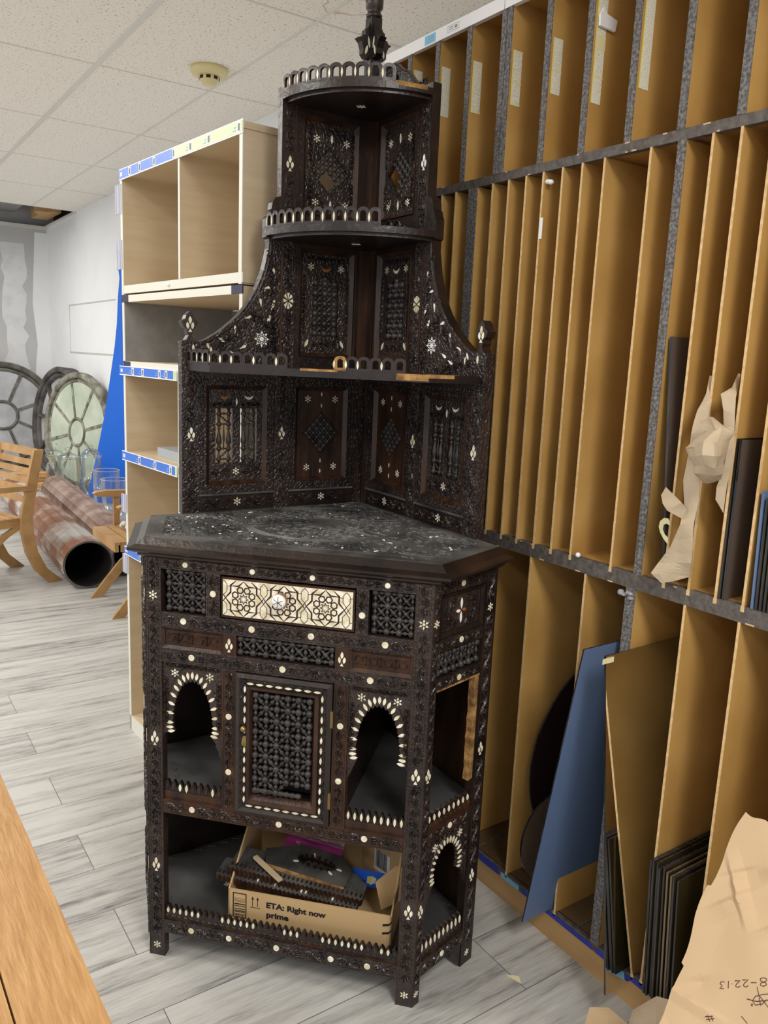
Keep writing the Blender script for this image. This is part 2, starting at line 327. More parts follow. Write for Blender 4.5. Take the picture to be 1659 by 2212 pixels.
# ceiling tile material with pits and a water stain
cm=bpy.data.materials.new('acoustic_tile'); cm.use_nodes=True; nt=cm.node_tree; B=nt.nodes['Principled BSDF']; L=nt.links.new
def ceil_nodes():
    tc=N('ShaderNodeTexCoord'); v=N('ShaderNodeTexNoise'); v.inputs['Scale'].default_value=85; v.inputs['Detail'].default_value=2; L(tc.outputs['Object'],v.inputs[0])
    r=N('ShaderNodeValToRGB'); r.color_ramp.elements[0].position=.30; r.color_ramp.elements[1].position=.40
    r.color_ramp.elements[0].color=(.42,.38,.32,1); r.color_ramp.elements[1].color=(.93,.89,.82,1); L(v.outputs[0],r.inputs[0])
    # stain ring
    mp=N('ShaderNodeMapping'); mp.inputs['Location'].default_value=(-1.86,-3.12,-2.93); L(tc.outputs['Object'],mp.inputs[0])
    nn=N('ShaderNodeTexNoise'); nn.inputs['Scale'].default_value=9; L(mp.outputs[0],nn.inputs[0])
    ln=N('ShaderNodeVectorMath',operation='LENGTH'); L(mp.outputs[0],ln.inputs[0])
    a=N('ShaderNodeMath',operation='MULTIPLY_ADD'); a.inputs[1].default_value=.22; L(nn.outputs[0],a.inputs[0]); L(ln.outputs['Value'],a.inputs[2])
    rr=N('ShaderNodeValToRGB'); e=rr.color_ramp.elements; e[0].position=.20; e[0].color=(0,0,0,1); e[1].position=.235; e[1].color=(0,0,0,1)
    q=e.new(.222); q.color=(.55,.55,.55,1); q=e.new(.213); q.color=(.15,.15,.15,1); L(a.outputs[0],rr.inputs[0])
    mx=N('ShaderNodeMixRGB'); mx.inputs[2].default_value=(.38,.20,.08,1); L(rr.outputs[0],mx.inputs[0]); L(r.outputs[0],mx.inputs[1]); L(mx.outputs[0],B.inputs['Base Color'])
    B.inputs['Roughness'].default_value=.95
    bp=N('ShaderNodeBump'); bp.inputs['Strength'].default_value=.4; bp.inputs['Distance'].default_value=.003; L(v.outputs[0],bp.inputs['Height']); L(bp.outputs[0],B.inputs['Normal'])
ceil_nodes()
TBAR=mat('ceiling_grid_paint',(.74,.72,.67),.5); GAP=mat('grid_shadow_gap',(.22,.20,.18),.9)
m=MB(); xs=[1.236+.61*i for i in range(-12,2)]+[2.38]; ys=[-4+0*0]+[2.14+1.22*i for i in range(-5,7)]
ys=[3.36+1.22*i for i in range(-6,6)]   # up to 9.46
m.box(WORLD,-6,2.4,ys[0],ys[-1]+.01,CEIL,CEIL+.02,cm)
for i,x in enumerate(xs):
    w=.014 if abs(x-1.236)<.01 else .006
    m.box(WORLD,x-w,x+w,ys[0],ys[-1],CEIL-.004,CEIL+.003,TBAR)
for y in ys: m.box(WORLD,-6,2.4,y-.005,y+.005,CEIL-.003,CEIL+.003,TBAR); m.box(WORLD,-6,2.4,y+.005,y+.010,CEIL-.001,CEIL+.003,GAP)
struct(m,'ceiling')
WALLW=mat('white_painted_drywall',(.84,.86,.88),.7,col2=(.88,.90,.92),scale=2.2,detail=6,bump=.05)
WALLG=mat('unpainted_grey_drywall',(.50,.50,.50),.8,col2=(.56,.56,.56),scale=2)
MUD=mat('joint_compound',(.74,.75,.77),.75,col2=(.64,.65,.66),scale=6,lo=.45,hi=.7)
m=MB(); m.box(WORLD,2.30,2.42,-4,11.1,0,CEIL+.0,WALLW)
# patched outline marks
FWR=FR((2.30,0,0),(0,1,0),(0,0,1),(-1,0,0))
for (a0,a1,b0,b1) in ((8.05,9.9,1.42,1.44),(8.05,9.9,1.95,1.965),(9.88,9.9,1.42,1.96)): m.box(FWR,a0,a1,b0,b1,0,.0015,WALLG)
struct(m,'wall_right')
m=MB(); m.box(WORLD,-6,2.30,10.95,11.05,0,CEIL,WALLG)
FWF=FR((0,10.95,0),(1,0,0),(0,0,1),(0,-1,0)); rnd=random.Random(4)
for cx,w in ((.95,.10),(1.42,.10),(1.90,.11)):
    P=[];Q=[]
    for i in range(26):
        z=.2+i*.1; P.append((cx-w*(.8+.5*rnd.random()),z)); Q.append((cx+w*(.8+.7*rnd.random()),z))
    m.prism(FWF,P+Q[::-1],0,.002,MUD)
m.prism(FWF,[(2.12,0),(2.16,.6),(2.10,1.0),(2.15,1.5),(2.11,2.0),(2.14,2.5),(2.16,CEIL-.08),(2.3,CEIL-.08),(2.3,0)],0,.002,WALLW)
struct(m,'wall_far')
# opening beyond the last row of tiles: dark plenum, angle, joists
DARKP=mat('dark_plenum',(.035,.03,.03),.9); 
m=MB(); m.box(WORLD,-6,2.42,9.47,9.49,CEIL+.02,CEIL+.5,DARKP); m.box(WORLD,-6,2.42,9.47,11.1,CEIL+.5,CEIL+.52,DARKP); m.box(WORLD,2.40,2.42,9.47,11.1,CEIL,CEIL+.5,DARKP); m.box(WORLD,-6,2.4,11.0,11.05,CEIL,CEIL+.5,WALLG)
struct(m,'trim_1')
m=MB(); m.box(WORLD,-6,2.30,10.86,10.95,CEIL-.04,CEIL-.01,TBAR); m.box(WORLD,2.27,2.30,9.46,10.95,CEIL-.02,CEIL,TBAR); struct(m,'trim_2')
t=MB(); t.box(WORLD,1.15,1.27,9.6,10.94,CEIL+.10,CEIL+.22,LUMBER); tag(t.build('ceiling_joist'),'bare timber joist seen through the missing ceiling tiles at far left','joist')
t=MB(); t.prism(WORLD,[(2.02,10.2),(2.29,10.1),(2.29,10.8),(2.10,10.8),(2.12,10.5)],CEIL+.06,CEIL+.30,LUMBER); tag(t.build('timber_blocking'),'rough brown timber block above the wall corner where ceiling tiles are missing','timber')
m=MB(); m.box(WORLD,1.32,1.92,9.8,10.93,CEIL+.12,CEIL+.14,GREYL); tag(m.build('hanging_ceiling_panel'),'grey panel above the missing tiles, beside the dark gap','panel')
# smoke detector
sd=empty('smoke_detector','round yellowed smoke detector on the white ceiling tiles','smoke detector',(1.71,4.24,CEIL))
Fd=FR((0,0,0),(1,0,0),(0,1,0),(0,0,-1)); m=MB(); m.lathe(Fd,[(.0,0),(.093,0),(.095,.02),(.088,.035),(.055,.040)],IVORY,32); m.build('base',sd)
m=MB(); m.lathe(Fd,[(.052,.036),(.050,.062),(.040,.066),(.036,.078),(.0,.080)],IVORY,28)
for k in range(8):
    t=2*PI*k/8+.3; Fk=FR(Fd(.0505*math.cos(t),.0505*math.sin(t),0),(-math.sin(t),math.cos(t),0),(0,0,-1),(math.cos(t),math.sin(t),0)); m.box(Fk,-.011,.011,.043,.058,-.001,.001,BLK)
m.build('sensor_head',sd)
# ================================================================== CORNER CABINET
cab=empty('corner_cabinet','tall dark carved corner cabinet with mother-of-pearl inlay and tiered shelves above','cabinet',(.793,1.531,0),math.radians(-46.5))
FT=FR((0,0,0),(1,0,0),(0,0,1),(0,-1,0))
_a=V3((.455-.337,.20,0)).normalized()
def SIDE(q): return FR((q*.337,0,0),(q*_a.x,_a.y,0),(0,0,1),(q*_a.y,-_a.x,0))
def BACK(q,D=.675): return FR((0,D,0),(q*S2,-S2,0),(0,0,1),(-q*S2,-S2,0))
def PLAN(z=0): return FR((0,0,z),(1,0,0),(0,1,0),(0,0,1))
LS=.232
rnd=random.Random(7)
def lattice(mb,F,a0,b0,a1,b1,nx,ny,rb,n=-.012,diag='x',skip=(),m=BW,edge=True,inside=None):
    def at(i,j): return (a0+(a1-a0)*(i if nx==1 else i/(nx-1)), b0+(b1-b0)*j/(ny-1))
    rod=[(0,rb*.5),(.2,rb*.30),(.38,rb*.36),(.44,rb*.62),(.56,rb*.62),(.62,rb*.36),(.8,rb*.30),(1,rb*.5)]
    drod=[(0,rb*.28),(.22,rb*.28),(.27,rb*.5),(.33,rb*.28),(.40,rb*.55),(.5,rb*.75),(.60,rb*.55),(.67,rb*.28),(.73,rb*.5),(.78,rb*.28),(1,rb*.28)]
    ok=lambda p:(inside is None or inside(*p))
    for i in range(nx):
        for j in range(ny):
            p=at(i,j)
            if (i,j) in skip or not ok(p): continue
            mb.ball(F(*p,n),rb,m,8,5)
            for (k,l) in ((i+1,j),(i,j+1)):
                if k<nx and l<ny and (k,l) not in skip and ok(at(k,l)): mb.rod(F(*p,n),F(*at(k,l),n),rod,m,6)
            if diag and i+1<nx and j+1<ny and ok(at(i+1,j+1)) and ok(at(i+1,j)) and ok(at(i,j+1)) and (i+1,j+1) not in skip:
                if diag=='x' or (i+j)%2==0: mb.rod(F(*p,n-.003),F(*at(i+1,j+1),n-.003),drod,m,6)
                if diag=='x' or (i+j)%2: mb.rod(F(*at(i+1,j),n-.001),F(*at(i,j+1),n-.001),drod,m,6)
def rail(name,F,a0,a1,b0,b1,dots=(),m=CW,th=.022,par=None,raw=False,vm=None):
    mb=MB(); mb.box(F,a0,a1,b0,b1,-th,0,m); w=(b1-b0)*.78; c=(b0+b1)/2
    ds=sorted(dots); cuts=[a0+.004]+[x for d in ds for x in (d-.011,d+.011)]+[a1-.004]
    for k in range(0,len(cuts),2): mb.vine(F,cuts[k],c,cuts[k+1],c,w,vm)
    for d in ds: mb.dot(F,d,c,min(.0080,w*.33))
    if raw: mb.box(F,a0+.002,a1-.002,b0-.0008,b0+.004,-th,.0006,RAWW)
    return mb.build(name,par or cab)
def stile(name,F,a0,a1,b0,b1,dots=(),tul=(),m=CW,th=.022,stars=()):
    mb=MB(); mb.box(F,a0,a1,b0,b1,-th,0,m); w=(a1-a0)*.75; c=(a0+a1)/2
    ds=sorted([(d,.011) for d in dots]+[(d,.024) for d in tul]+[(d,.015) for d in stars]); cuts=[b0+.004]
    for d,g in ds: cuts+=[d-g,d+g]
    cuts.append(b1-.004)
    for k in range(0,len(cuts),2): mb.vine(F,c,cuts[k],c,cuts[k+1],w)
    for d in dots: mb.dot(F,c,d,.0078)
    for d in tul: mb.tulip(F,c,d,.036)
    for d in stars: mb.star(F,c,d,.0115)
    return mb.build(name,cab)
# ---- corner posts
def side_n(q): return SIDE(q)
for q in (-1,1):
    Fs=SIDE(q); mb=MB()
    p1=Fs(.024,0,0); p2=Fs(.024,0,-.024)
    poly=[(q*.297,0),(q*.337,0),(p1.x,p1.y),(p2.x,p2.y),(q*.297,.024)]
    mb.prism(PLAN(),poly,0,1.036,CW)
    c=q*.317
    for b0,b1 in ((.062,.225),(.275,.565),(.615,.925),(.96,1.03)): mb.vine(FT,c,b0,c,b1,.027)
    mb.tulip(FT,c,.25 if q>0 else .255,.040); mb.tulip(FT,c,.59,.040); mb.star(FT,c,.945,.0125); mb.star(FT,c,.03,.011)
    for b0,b1 in ((.05,.225),(.275,.565),(.615,.925),(.96,1.03)): mb.vine(Fs,.012,b0,.012,b1,.017)
    mb.tulip(Fs,.012,.25,.036); mb.tulip(Fs,.012,.59,.036); mb.star(Fs,.012,.945,.0105); mb.star(Fs,.012,.03,.009)
    mb.box(FT,c-.0203,c-.0187,.0,1.03,-.002,.0008,RW); mb.box(FT,c+.0187,c+.0203,.0,1.03,-.002,.0008,RW)
    mb.build('post',cab)
    mb=MB(); mb.box(Fs,LS-.046,LS,0,1.036,-.022,0,DW)
    for b0,b1 in ((.055,.225),(.275,.565),(.615,.925),(.96,1.03)): mb.vine(Fs,LS-.023,b0,LS-.023,b1,.03)
    mb.tulip(Fs,LS-.023,.25,.036); mb.tulip(Fs,LS-.023,.59,.036); mb.star(Fs,LS-.023,.945,.0115); mb.star(Fs,LS-.023,.03,.010)
    # curved foot bracket at the back leg
    mb.prism(Fs,[(LS-.046,.068),(LS-.046,.0),(LS-.056,.012),(LS-.066,.04),(LS-.075,.068)],-.022,-.002,DW)
    mb.build('post',cab)
mb=MB(); mb.prism(PLAN(),[(-.03,.63),(0,.60),(.03,.63),(0,.66)],0,1.04,DW); mb.build('post',cab)
# ---- front rails and stiles
rail('rail',FT,-.297,.297,1.010,1.036,(-.237,-.075,.065,.234)); rail('rail',FT,-.297,.297,.870,.907,(-.242,-.075,.065,.234))
rail('rail',FT,-.297,.297,.785,.820,(-.222,.0,.204)); rail('rail',FT,-.297,.297,.398,.435,(-.222,-.002,.205),m=RW)
rail('rail',FT,-.297,.297,.068,.105,(-.225,-.125,-.002,.135,.225))
stile('stile',FT,-.186,-.152,.907,1.010,dots=(.962,)); stile('stile',FT,.166,.194,.907,1.010,dots=(.950,))
stile('stile',FT,-.146,-.112,.820,.870,tul=(.845,),m=RW); stile('stile',FT,.122,.154,.820,.870,tul=(.845,),m=RW)
stile('stile',FT,-.146,-.112,.435,.785,dots=(.67,.53),m=RW); stile('stile',FT,.122,.156,.435,.785,dots=(.685,.55),m=RW)
# ---- lattice panels
for a0,a1 in ((-.297,-.186),(.194,.297)):
    mb=MB(); g=.0095 if a0<0 else .006
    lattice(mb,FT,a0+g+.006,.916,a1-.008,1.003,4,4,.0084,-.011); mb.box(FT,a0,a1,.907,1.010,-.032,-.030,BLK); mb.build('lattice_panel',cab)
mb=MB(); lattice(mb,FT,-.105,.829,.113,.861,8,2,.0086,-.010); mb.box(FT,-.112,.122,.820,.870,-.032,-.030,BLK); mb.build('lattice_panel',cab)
# ---- small carved calligraphy-like panels
def scroll_panel(F,a0,a1,b0,b1,seed):
    mb=MB(); mb.box(F,a0,a1,b0,b1,-.02,-.006,RW); mb.frame(F,(a0,b0,a1,b1),(a0+.007,b0+.007,a1-.007,b1-.007),-.008,.0015,RW,-.0045)
    r=random.Random(seed); n=7; w=(a1-a0-.026)/n; c=(b0+b1)/2
    for k in range(n):
        x=a0+.013+w*(k+.5); s=r.choice((-1,1)); R=.0095
        pts=[(x+R*math.cos(t)*(.9),c+.001+s*R*math.sin(t)*(1.0)) for t in [PI*(i/8)*1.15-.2 for i in range(9)]]
        mb.ribbon(F,pts,.0042,.0035,RW,-.006)
        mb.ribbon(F,[(x-w*.4,c-s*.010),(x,c-s*.006),(x+w*.5,c-s*.011)],.004,.003,RW,-.006)
        if k%2: mb.ribbon(F,[(x,c-.012),(x+.001,c+.012)],.004,.0035,RW,-.006)
    return mb.build('inset_panel',cab)
scroll_panel(FT,-.297,-.146,.820,.870,3); scroll_panel(FT,.154,.297,.820,.870,5)
# ---- drawer with strapwork of pearl
dr=MB(); A0,A1,B0,B1=-.149,.163,.911,1.004
dr.box(FT,A0,A1,B0-.001,B1+.001,-.10,-.001,RW); dr.box(FT,A0+.0045,A1-.0045,B0+.005,B1-.004,-.002,.0006,PEARL)
DL=mat('strapwork_walnut',(.035,.012,.007),.45)
cb=(B0+B1)/2; hh=(B1-B0)/2-.005
def RB(p,closed=False,w=.0054): dr.ribbon(FT,p,w,.0011,DL,.0004,closed)
step=(A1-A0-.009)/3.17; C0=A0+.0045+step*.52
a_in=A0+.005; a_out=A1-.005
def clipline(p,q): 
    # clip in a only
    (x0,y0),(x1,y1)=p,q
    if max(x0,x1)<a_in or min(x0,x1)>a_out: return
    def cl(x0,y0,x1,y1):
        if x0<a_in: y0+=(y1-y0)*(a_in-x0)/(x1-x0); x0=a_in
        if x0>a_out: y0+=(y1-y0)*(a_out-x0)/(x1-x0); x0=a_out
        return x0,y0
    s=cl(x0,y0,x1,y1); e=cl(x1,y1,x0,y0); RB([s,e])
for k in range(3):
    cx=C0+step*k
    for i in range(8):
        t=2*PI*i/8+PI/8
        ctr=(cx+.0215*math.cos(t),cb+.0215*math.sin(t)*1.0)
        H=[(ctr[0]+.0075*math.cos(t+PI*j/3),ctr[1]+.0075*math.sin(t+PI*j/3)) for j in range(6)]
        RB(H,True,.0046)
        t2=2*PI*i/8; RB([(cx+.0035*math.cos(t2),cb+.0035*math.sin(t2)),(cx+.0125*math.cos(t2),cb+.0125*math.sin(t2))],w=.0028)
        t3=t2+PI/8; RB([(cx+.0125*math.cos(t2),cb+.0125*math.sin(t2)),(cx+.0065*math.cos(t3),cb+.0065*math.sin(t3)),(cx+.0125*math.cos(t2+PI/4),cb+.0125*math.sin(t2+PI/4))],w=.003)
    RB([(cx,cb+.041),(cx-.012,cb+.029),(cx-.03,cb+.029)]); RB([(cx,cb+.041),(cx+.012,cb+.029),(cx+.03,cb+.029)])
    RB([(cx,cb-.041),(cx-.012,cb-.029),(cx-.03,cb-.029)]); RB([(cx,cb-.041),(cx+.012,cb-.029),(cx+.03,cb-.029)])
    for sx in (-1,1):
        RB([(cx+sx*.018,cb+hh),(cx+sx*.031,cb+.030),(cx+sx*.031,cb+.014),(cx+sx*.047,cb-.004)])
        RB([(cx+sx*.018,cb-hh),(cx+sx*.031,cb-.030),(cx+sx*.031,cb-.014),(cx+sx*.047,cb+.004)])
for k in range(-1,3):
    cx=C0+step*(k+.5)
    for sy in (-1,1):
        H=[(cx,cb+sy*.041),(cx-.008,cb+sy*.032),(cx-.008,cb+sy*.016),(cx,cb+sy*.007),(cx+.008,cb+sy*.016),(cx+.008,cb+sy*.032)]
        for i in range(6): clipline(H[i],H[(i+1)%6])
        clipline((cx-.022,cb+sy*.029),(cx-.008,cb+sy*.027)); clipline((cx+.008,cb+sy*.027),(cx+.022,cb+sy*.029))
        clipline((cx,cb+sy*.007),(cx-.010,cb-sy*.008)); clipline((cx,cb+sy*.007),(cx+.010,cb-sy*.008))
DRW=dr.build('drawer',cab)
kn=MB(); Fk=FR(FT(.0,.972,0),(1,0,0),(0,0,1),(0,-1,0))
kn.lathe(Fk,[(.008,0),(.009,.012),(.015,.018),(.017,.026),(.0165,.032)],COPPER,20); kn.lathe(Fk,[(.0168,.032),(.0155,.037),(.011,.041),(.0,.043)],PEARLW,20)
for i in range(6):
    t=2*PI*i/6; kn.tube([Fk(.0165*math.cos(t),.0165*math.sin(t),.0325),Fk(.011*math.cos(t+.45),.011*math.sin(t+.45),.0415),Fk(.002,.0,.0435)],.0007,DL,4)
kn.build('knob',DRW,label='round pearl-faced knob with a copper collar')
# ---- door
dm=MB(); O=(-.110,.433,.120,.783)
dm.frame(FT,O,(-.101,.442,.111,.774),-.02,.004,DW,.009); dm.frame(FT,(-.101,.442,.111,.774),(-.094,.449,.104,.767),-.02,.009,DW,.004)
dm.frame(FT,(-.094,.449,.104,.767),(-.082,.463,.090,.753),-.02,.004,DW,.003)
dm.frame(FT,(-.082,.463,.090,.753),(-.076,.472,.080,.746),-.02,.008,RW,.005); dm.frame(FT,(-.076,.472,.080,.746),(-.070,.482,.072,.739),-.02,.004,RW,-.008)
for i in range(12):
    z=.470+i*(.745-.470)/11
    for a in (-.088,.097): 
        dm.leaf(FT,a,z,.0185,.0062,PI/2,.004); dm.leaf(FT,a,z+.0125,.008,.004,0,.0035,DW,.003)
for i in range(8):
    a=-.075+i*(.085+.075)/7
    for z in (.455,.760): dm.leaf(FT,a,z,.0185,.0060,0,.004)
dm.zig(FT,-.098,.770,.108,.770,.008,n0=.006); dm.zig(FT,.107,.450,.107,.765,.008,n0=.006); dm.zig(FT,-.0975,.45,-.0975,.765,.008,n0=.006)
DOOR=dm.build('door',cab)
lm=MB(); skip={(0,0)}; nx,ny=6,9
lattice(lm,FT,-.064,.494,.066,.732,6,9,.0086,-.004,diag='alt',skip={(4,0),(5,0),(3,0)},m=BW)
lm.rod(FT(-.063,.494,-.004),FT(.05,.494,-.004),[(i/16,.0045+.003*(i%2)) for i in range(17)],BW)
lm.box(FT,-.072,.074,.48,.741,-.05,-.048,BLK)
lm.build('lattice',DOOR)
hm=MB(); Fh=FR(FT(-.0885,.650,.004),(1,0,0),(0,-1,0),(0,0,-1)); hm.ball(FT(-.0885,.650,.010),.0075,BRASS,10,8)
hm.lathe(Fh,[(.002,0),(.0045,.010),(.0045,.013),(.006,.018),(.0105,.032),(.0115,.040),(.008,.047),(.0,.050)],BRASS,14,a=0,b=-.006); hm.build('pull_handle',DOOR,label='hanging brass drop pull')
for z in (.70,.50):
    h=MB(); h.box(FT,.117,.123,z-.02,z+.02,-.002,.006,BRASS); h.build('hinge',DOOR)
# ---- arch panels
def arch_panel(F,a0,a1,top,spring,leg,cw,apex,nl=21,stars=True,zl=None,zr=None,wide=None):
    # solid plate with a scalloped horseshoe opening, open at the bottom
    ca=(a0+a1)/2; inner=[]; R=cw; H=apex-spring
    ts=[-.42+ (PI+.84)*i/(2*nl) for i in range(2*nl+1)]
    def arc(t,k=1.0): 
        x=R*k*math.cos(t)*(1 if t>0 and t<PI else 1); y=(H if math.sin(t)>0 else R*.9)*math.sin(t)*k
        return (ca+x,spring+.0+y)
    for i,t in enumerate(ts):
        inner.append(arc(t,1.0 if i%2==0 else 1.055))
    zl=leg if zl is None else zl; zr=leg if zr is None else zr
    e=arc(ts[0]); s=arc(ts[-1])
    right=[(a1,zr),(a1-.004,zr+.015),(a1-.009,zr+.022),(a1-.009,zr+.030),(a1-.018,zr+.042),(a1-.015,zr+.047)]
    right=[p for p in right if p[1]<e[1]-.002]
    left=[(a0+(a1-p[0]),p[1]-zr+zl) for p in right][::-1]; left=[p for p in left if p[1]<s[1]-.002]
    poly=[(a0,top),(a0,zl)]+left[::-1][1:]+[s]+inner[::-1]+[e]+right[::-1]+[(a1,top)]
    # remove consecutive duplicates
    P=[]
    for p in poly:
        if not P or (abs(p[0]-P[-1][0])+abs(p[1]-P[-1][1]))>1e-4: P.append(p)
    mb=MB(); mb.prism(F,P,-.014,-.004,CW)
    for i in range(nl):
        t=-.36+(PI+.72)*i/(nl-1); p=arc(t,1.17 if abs(math.cos(t))>.8 else 1.16)
        d=math.atan2((p[1]-spring)/max(.3,(H/R)) ,(p[0]-ca)); l=R*.40
        mb.leaf(F,p[0],p[1],l,min(.0080,R*.165),d,-.004,PEARL,.0014)
    # carved rim and spandrels
    pts=[arc(-.3+(PI+.6)*i/30,1.37) for i in range(31)]; pts=[(min(max(x,a0+.004),a1-.004),min(y,top-.006)) for x,y in pts]
    mb.ribbon(F,pts,.003,.002,CW,-.004)
    st=.0125
    for sx in (-1,1):
        x=ca+sx*(a1-a0)*.29
        if stars: mb.star(F,x,top-.026,.0115,n0=-.004)
        mb.vine(F,ca+sx*(a1-a0)*.44,spring,ca+sx*(a1-a0)*.44,top-.04,.012,n0=-.004)
    mb.vine(F,a0+.008,top-.007,a1-.008,top-.007,.010,n0=-.004)
    return mb.build('arch_panel',cab)
arch_panel(FT,-.297,-.146,.785,.630,.545,.050,.740,zl=.59)
arch_panel(FT,.156,.297,.785,.630,.545,.050,.740,zr=.59)
def cresting(F,a0,a1,b0,n,h=.034,prob=1.0,seed=1,base=.012,m=RW):
    r=random.Random(seed); w=(a1-a0)/n; P=[(a0,b0)]; mb=MB()
    for i in range(n):
        x=a0+w*(i+.5); P+=[(x-w*.49,b0+h*.56),(x-w*.40,b0+h*.74),(x-w*.22,b0+h*.91),(x,b0+h),(x+w*.22,b0+h*.91),(x+w*.40,b0+h*.74),(x+w*.49,b0+h*.56)]
    P+=[(a1,b0)]
    mb.prism(F,P,-.016,-.006,DW); mb.box(F,a0,a1,b0,b0+base,-.006,-.005,m)
    for i in range(n):
        x=a0+w*(i+.5)
        mb.leaf(F,x,b0+h*.64,h*.46,w*.46,PI/2,-.006,PEARL if r.random()<prob else CW,.0016)
        mb.ribbon(F,[(x-w*.42,b0+h*.30),(x-w*.2,b0+h*.22),(x+w*.2,b0+h*.22),(x+w*.42,b0+h*.30)],.002,.0012,DW,-.006)
    return mb.build('cresting',cab)
cresting(FT,-.297,-.146,.435,9,.048,.5,2,.020); cresting(FT,.156,.297,.435,9,.048,.9,3,.020); cresting(FT,-.297,.297,.105,37,.038,.7,4,.006)
# ---- side faces
for q in (-1,1):
    Fs=SIDE(q)
    rail('side_rail',Fs,.024,LS-.046,1.008,1.036,(.10,)); rail('side_rail',Fs,.024,LS-.046,.875,.905,(.105,)); rail('side_rail',Fs,.024,LS-.046,.785,.815,(.105,),raw=q>0)
    rail('side_rail',Fs,.024,LS-.046,.415,.445,(.105,),m=RW); rail('side_rail',Fs,.024,LS-.046,.068,.105,(.105,))
    mb=MB(); mb.box(Fs,.024,LS-.046,.905,1.008,-.02,-.006,CW); mb.frame(Fs,(.026,.907,LS-.048,1.006),(.036,.917,LS-.058,.996),-.008,.0,DW,-.004)
    for k in range(4): mb.leaf(Fs,.105+.0105*math.cos(PI/2*k),.957+.0165*math.sin(PI/2*k)*1.0,.028 if k%2 else .017,.008,PI/2*k,-.006,PEARLW if k else AMBER)
    for sa in (-1,1):
        for sb in (-1,1): mb.vine(Fs,.105+sa*.015,.957+sb*.034,.105+sa*.060,.957+sb*.004,.020,n0=-.006)
    mb.build('side_panel',cab)
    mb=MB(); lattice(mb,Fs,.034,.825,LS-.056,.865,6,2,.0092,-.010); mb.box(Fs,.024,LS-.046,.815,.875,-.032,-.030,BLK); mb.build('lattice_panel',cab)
    mb=MB()
    cresting(Fs,.024,LS-.046,.445,9,.040,.9,5+q,.016)
    cresting(Fs,.024,LS-.046,.105,10,.052,.9,8+q,.008)
    arch_panel(Fs,.024,LS-.046,.415,.315,.235,.046,.378,nl=19,zl=.215,zr=.24)
    if q>0:
        mb=MB(); r=random.Random(3); P=[(LS-.052,.785)]
        for i in range(18): P.append((LS-.058-.004*r.random(),.78-i*.0155))
        P+=[(LS-.044,.52),(LS-.044,.785)]
        mb.prism(Fs,P,-.02,-.003,RAWW); mb.build('broken_edge',cab,label='raw splintered edge where a side arch has broken off')
# ---- inner boards
def board(name,z0,z1,m,inset=.004,mb=None):
    mb=MB(); P=[(-.330,.012),(.330,.012),(.445,.20),(0,.650),(-.445,.20)]
    mb.prism(PLAN(),P,z0,z1,m); return mb
mb=board('b',.088,.104,DUST2); 
for q in (-1,1):
    mb.zig(PLAN(.104),q*.30,.045,q*.41,.20,.014,DUST2); mb.zig(PLAN(.104),q*.41,.215,q*.02,.61,.014,DUST2)
mb.zig(PLAN(.104),-.29,.045,.29,.045,.014,DUST2); mb.star(PLAN(.104),-.2,.17,.012)
mb.build('shelf_board',cab)
mb=board('m',.430,.444,DUST2); mb.zig(PLAN(.444),-.29,.05,-.15,.05,.014,DUST2); mb.zig(PLAN(.444),-.285,.06,-.36,.17,.014,DUST2); mb.build('shelf_board',cab)
board('t',.786,.798,DW).build('shelf_board',cab)
for a in (-.129,.139):
    mb=MB(); mb.box(PLAN(),a-.006,a+.006,.024,.64-abs(a),.444,.786,DW); mb.build('partition',cab)
for q in (-1,1):
    mb=MB(); Fb=BACK(q,.655); mb.box(Fb,.0,.62,.068,1.036,-.012,0,RW if q>0 else DW); mb.build('back_board',cab)
# ---- worktop
wt=MB()
def ring(P,z): return [V3((x,y,z)) for x,y in P]
up=[(-.347,.018),(.347,.018),(.448,.235),(.0,.705),(-.448,.235)]
ou=[(-.372,-.018),(.372,-.018),(.488,.228),(.0,.712),(-.488,.228)]
cv=[(-.350,-.010),(.350,-.010),(.468,.214),(.0,.70),(-.468,.214)]
lo=[(-.337,-.001),(.337,-.001),(.455,.200),(.0,.69),(-.455,.200)]
mid=[((u[0]+o[0])/2,(u[1]+o[1])/2) for u,o in zip(up,ou)]
L_=[(lo,1.034),(cv,1.040),(cv,1.044),(ou,1.050),(ou,1.056),(mid,1.062),(up,1.076)]
vs=[];fs=[]
for P,z in L_: vs+=ring(P,z)
for k in range(len(L_)-1):
    for i in range(5): j=(i+1)%5; fs.append((k*5+i,k*5+j,k*5+5+j,k*5+5+i))
fs.append((0,1,2,3,4)); wt.add(vs,fs,DW); wt.prism(PLAN(),up,1.070,1.078,DUST)
FP=PLAN(1.078)
def inpoly(x,y,P):
    c=False
    for i in range(len(P)):
        (x0,y0),(x1,y1)=P[i-1],P[i]
        if (y0>y)!=(y1>y) and x<(x1-x0)*(y-y0)/(y1-y0)+x0: c=not c
    return c
mc=(.0,.325)
for R in (.205,.213,.198,.062): wt.ribbon(FP,[(mc[0]+R*math.cos(2*PI*i/72),mc[1]+R*math.sin(2*PI*i/72)) for i in range(72)],.0035,.0018,DUST,0,True)
wt.cap(FP,[(mc[0]+.055*(1+.12*math.cos(12*t))*math.cos(t),mc[1]+.055*(1+.12*math.cos(12*t))*math.sin(t)) for t in [2*PI*i/72 for i in range(72)]],0,.0025,DUST)
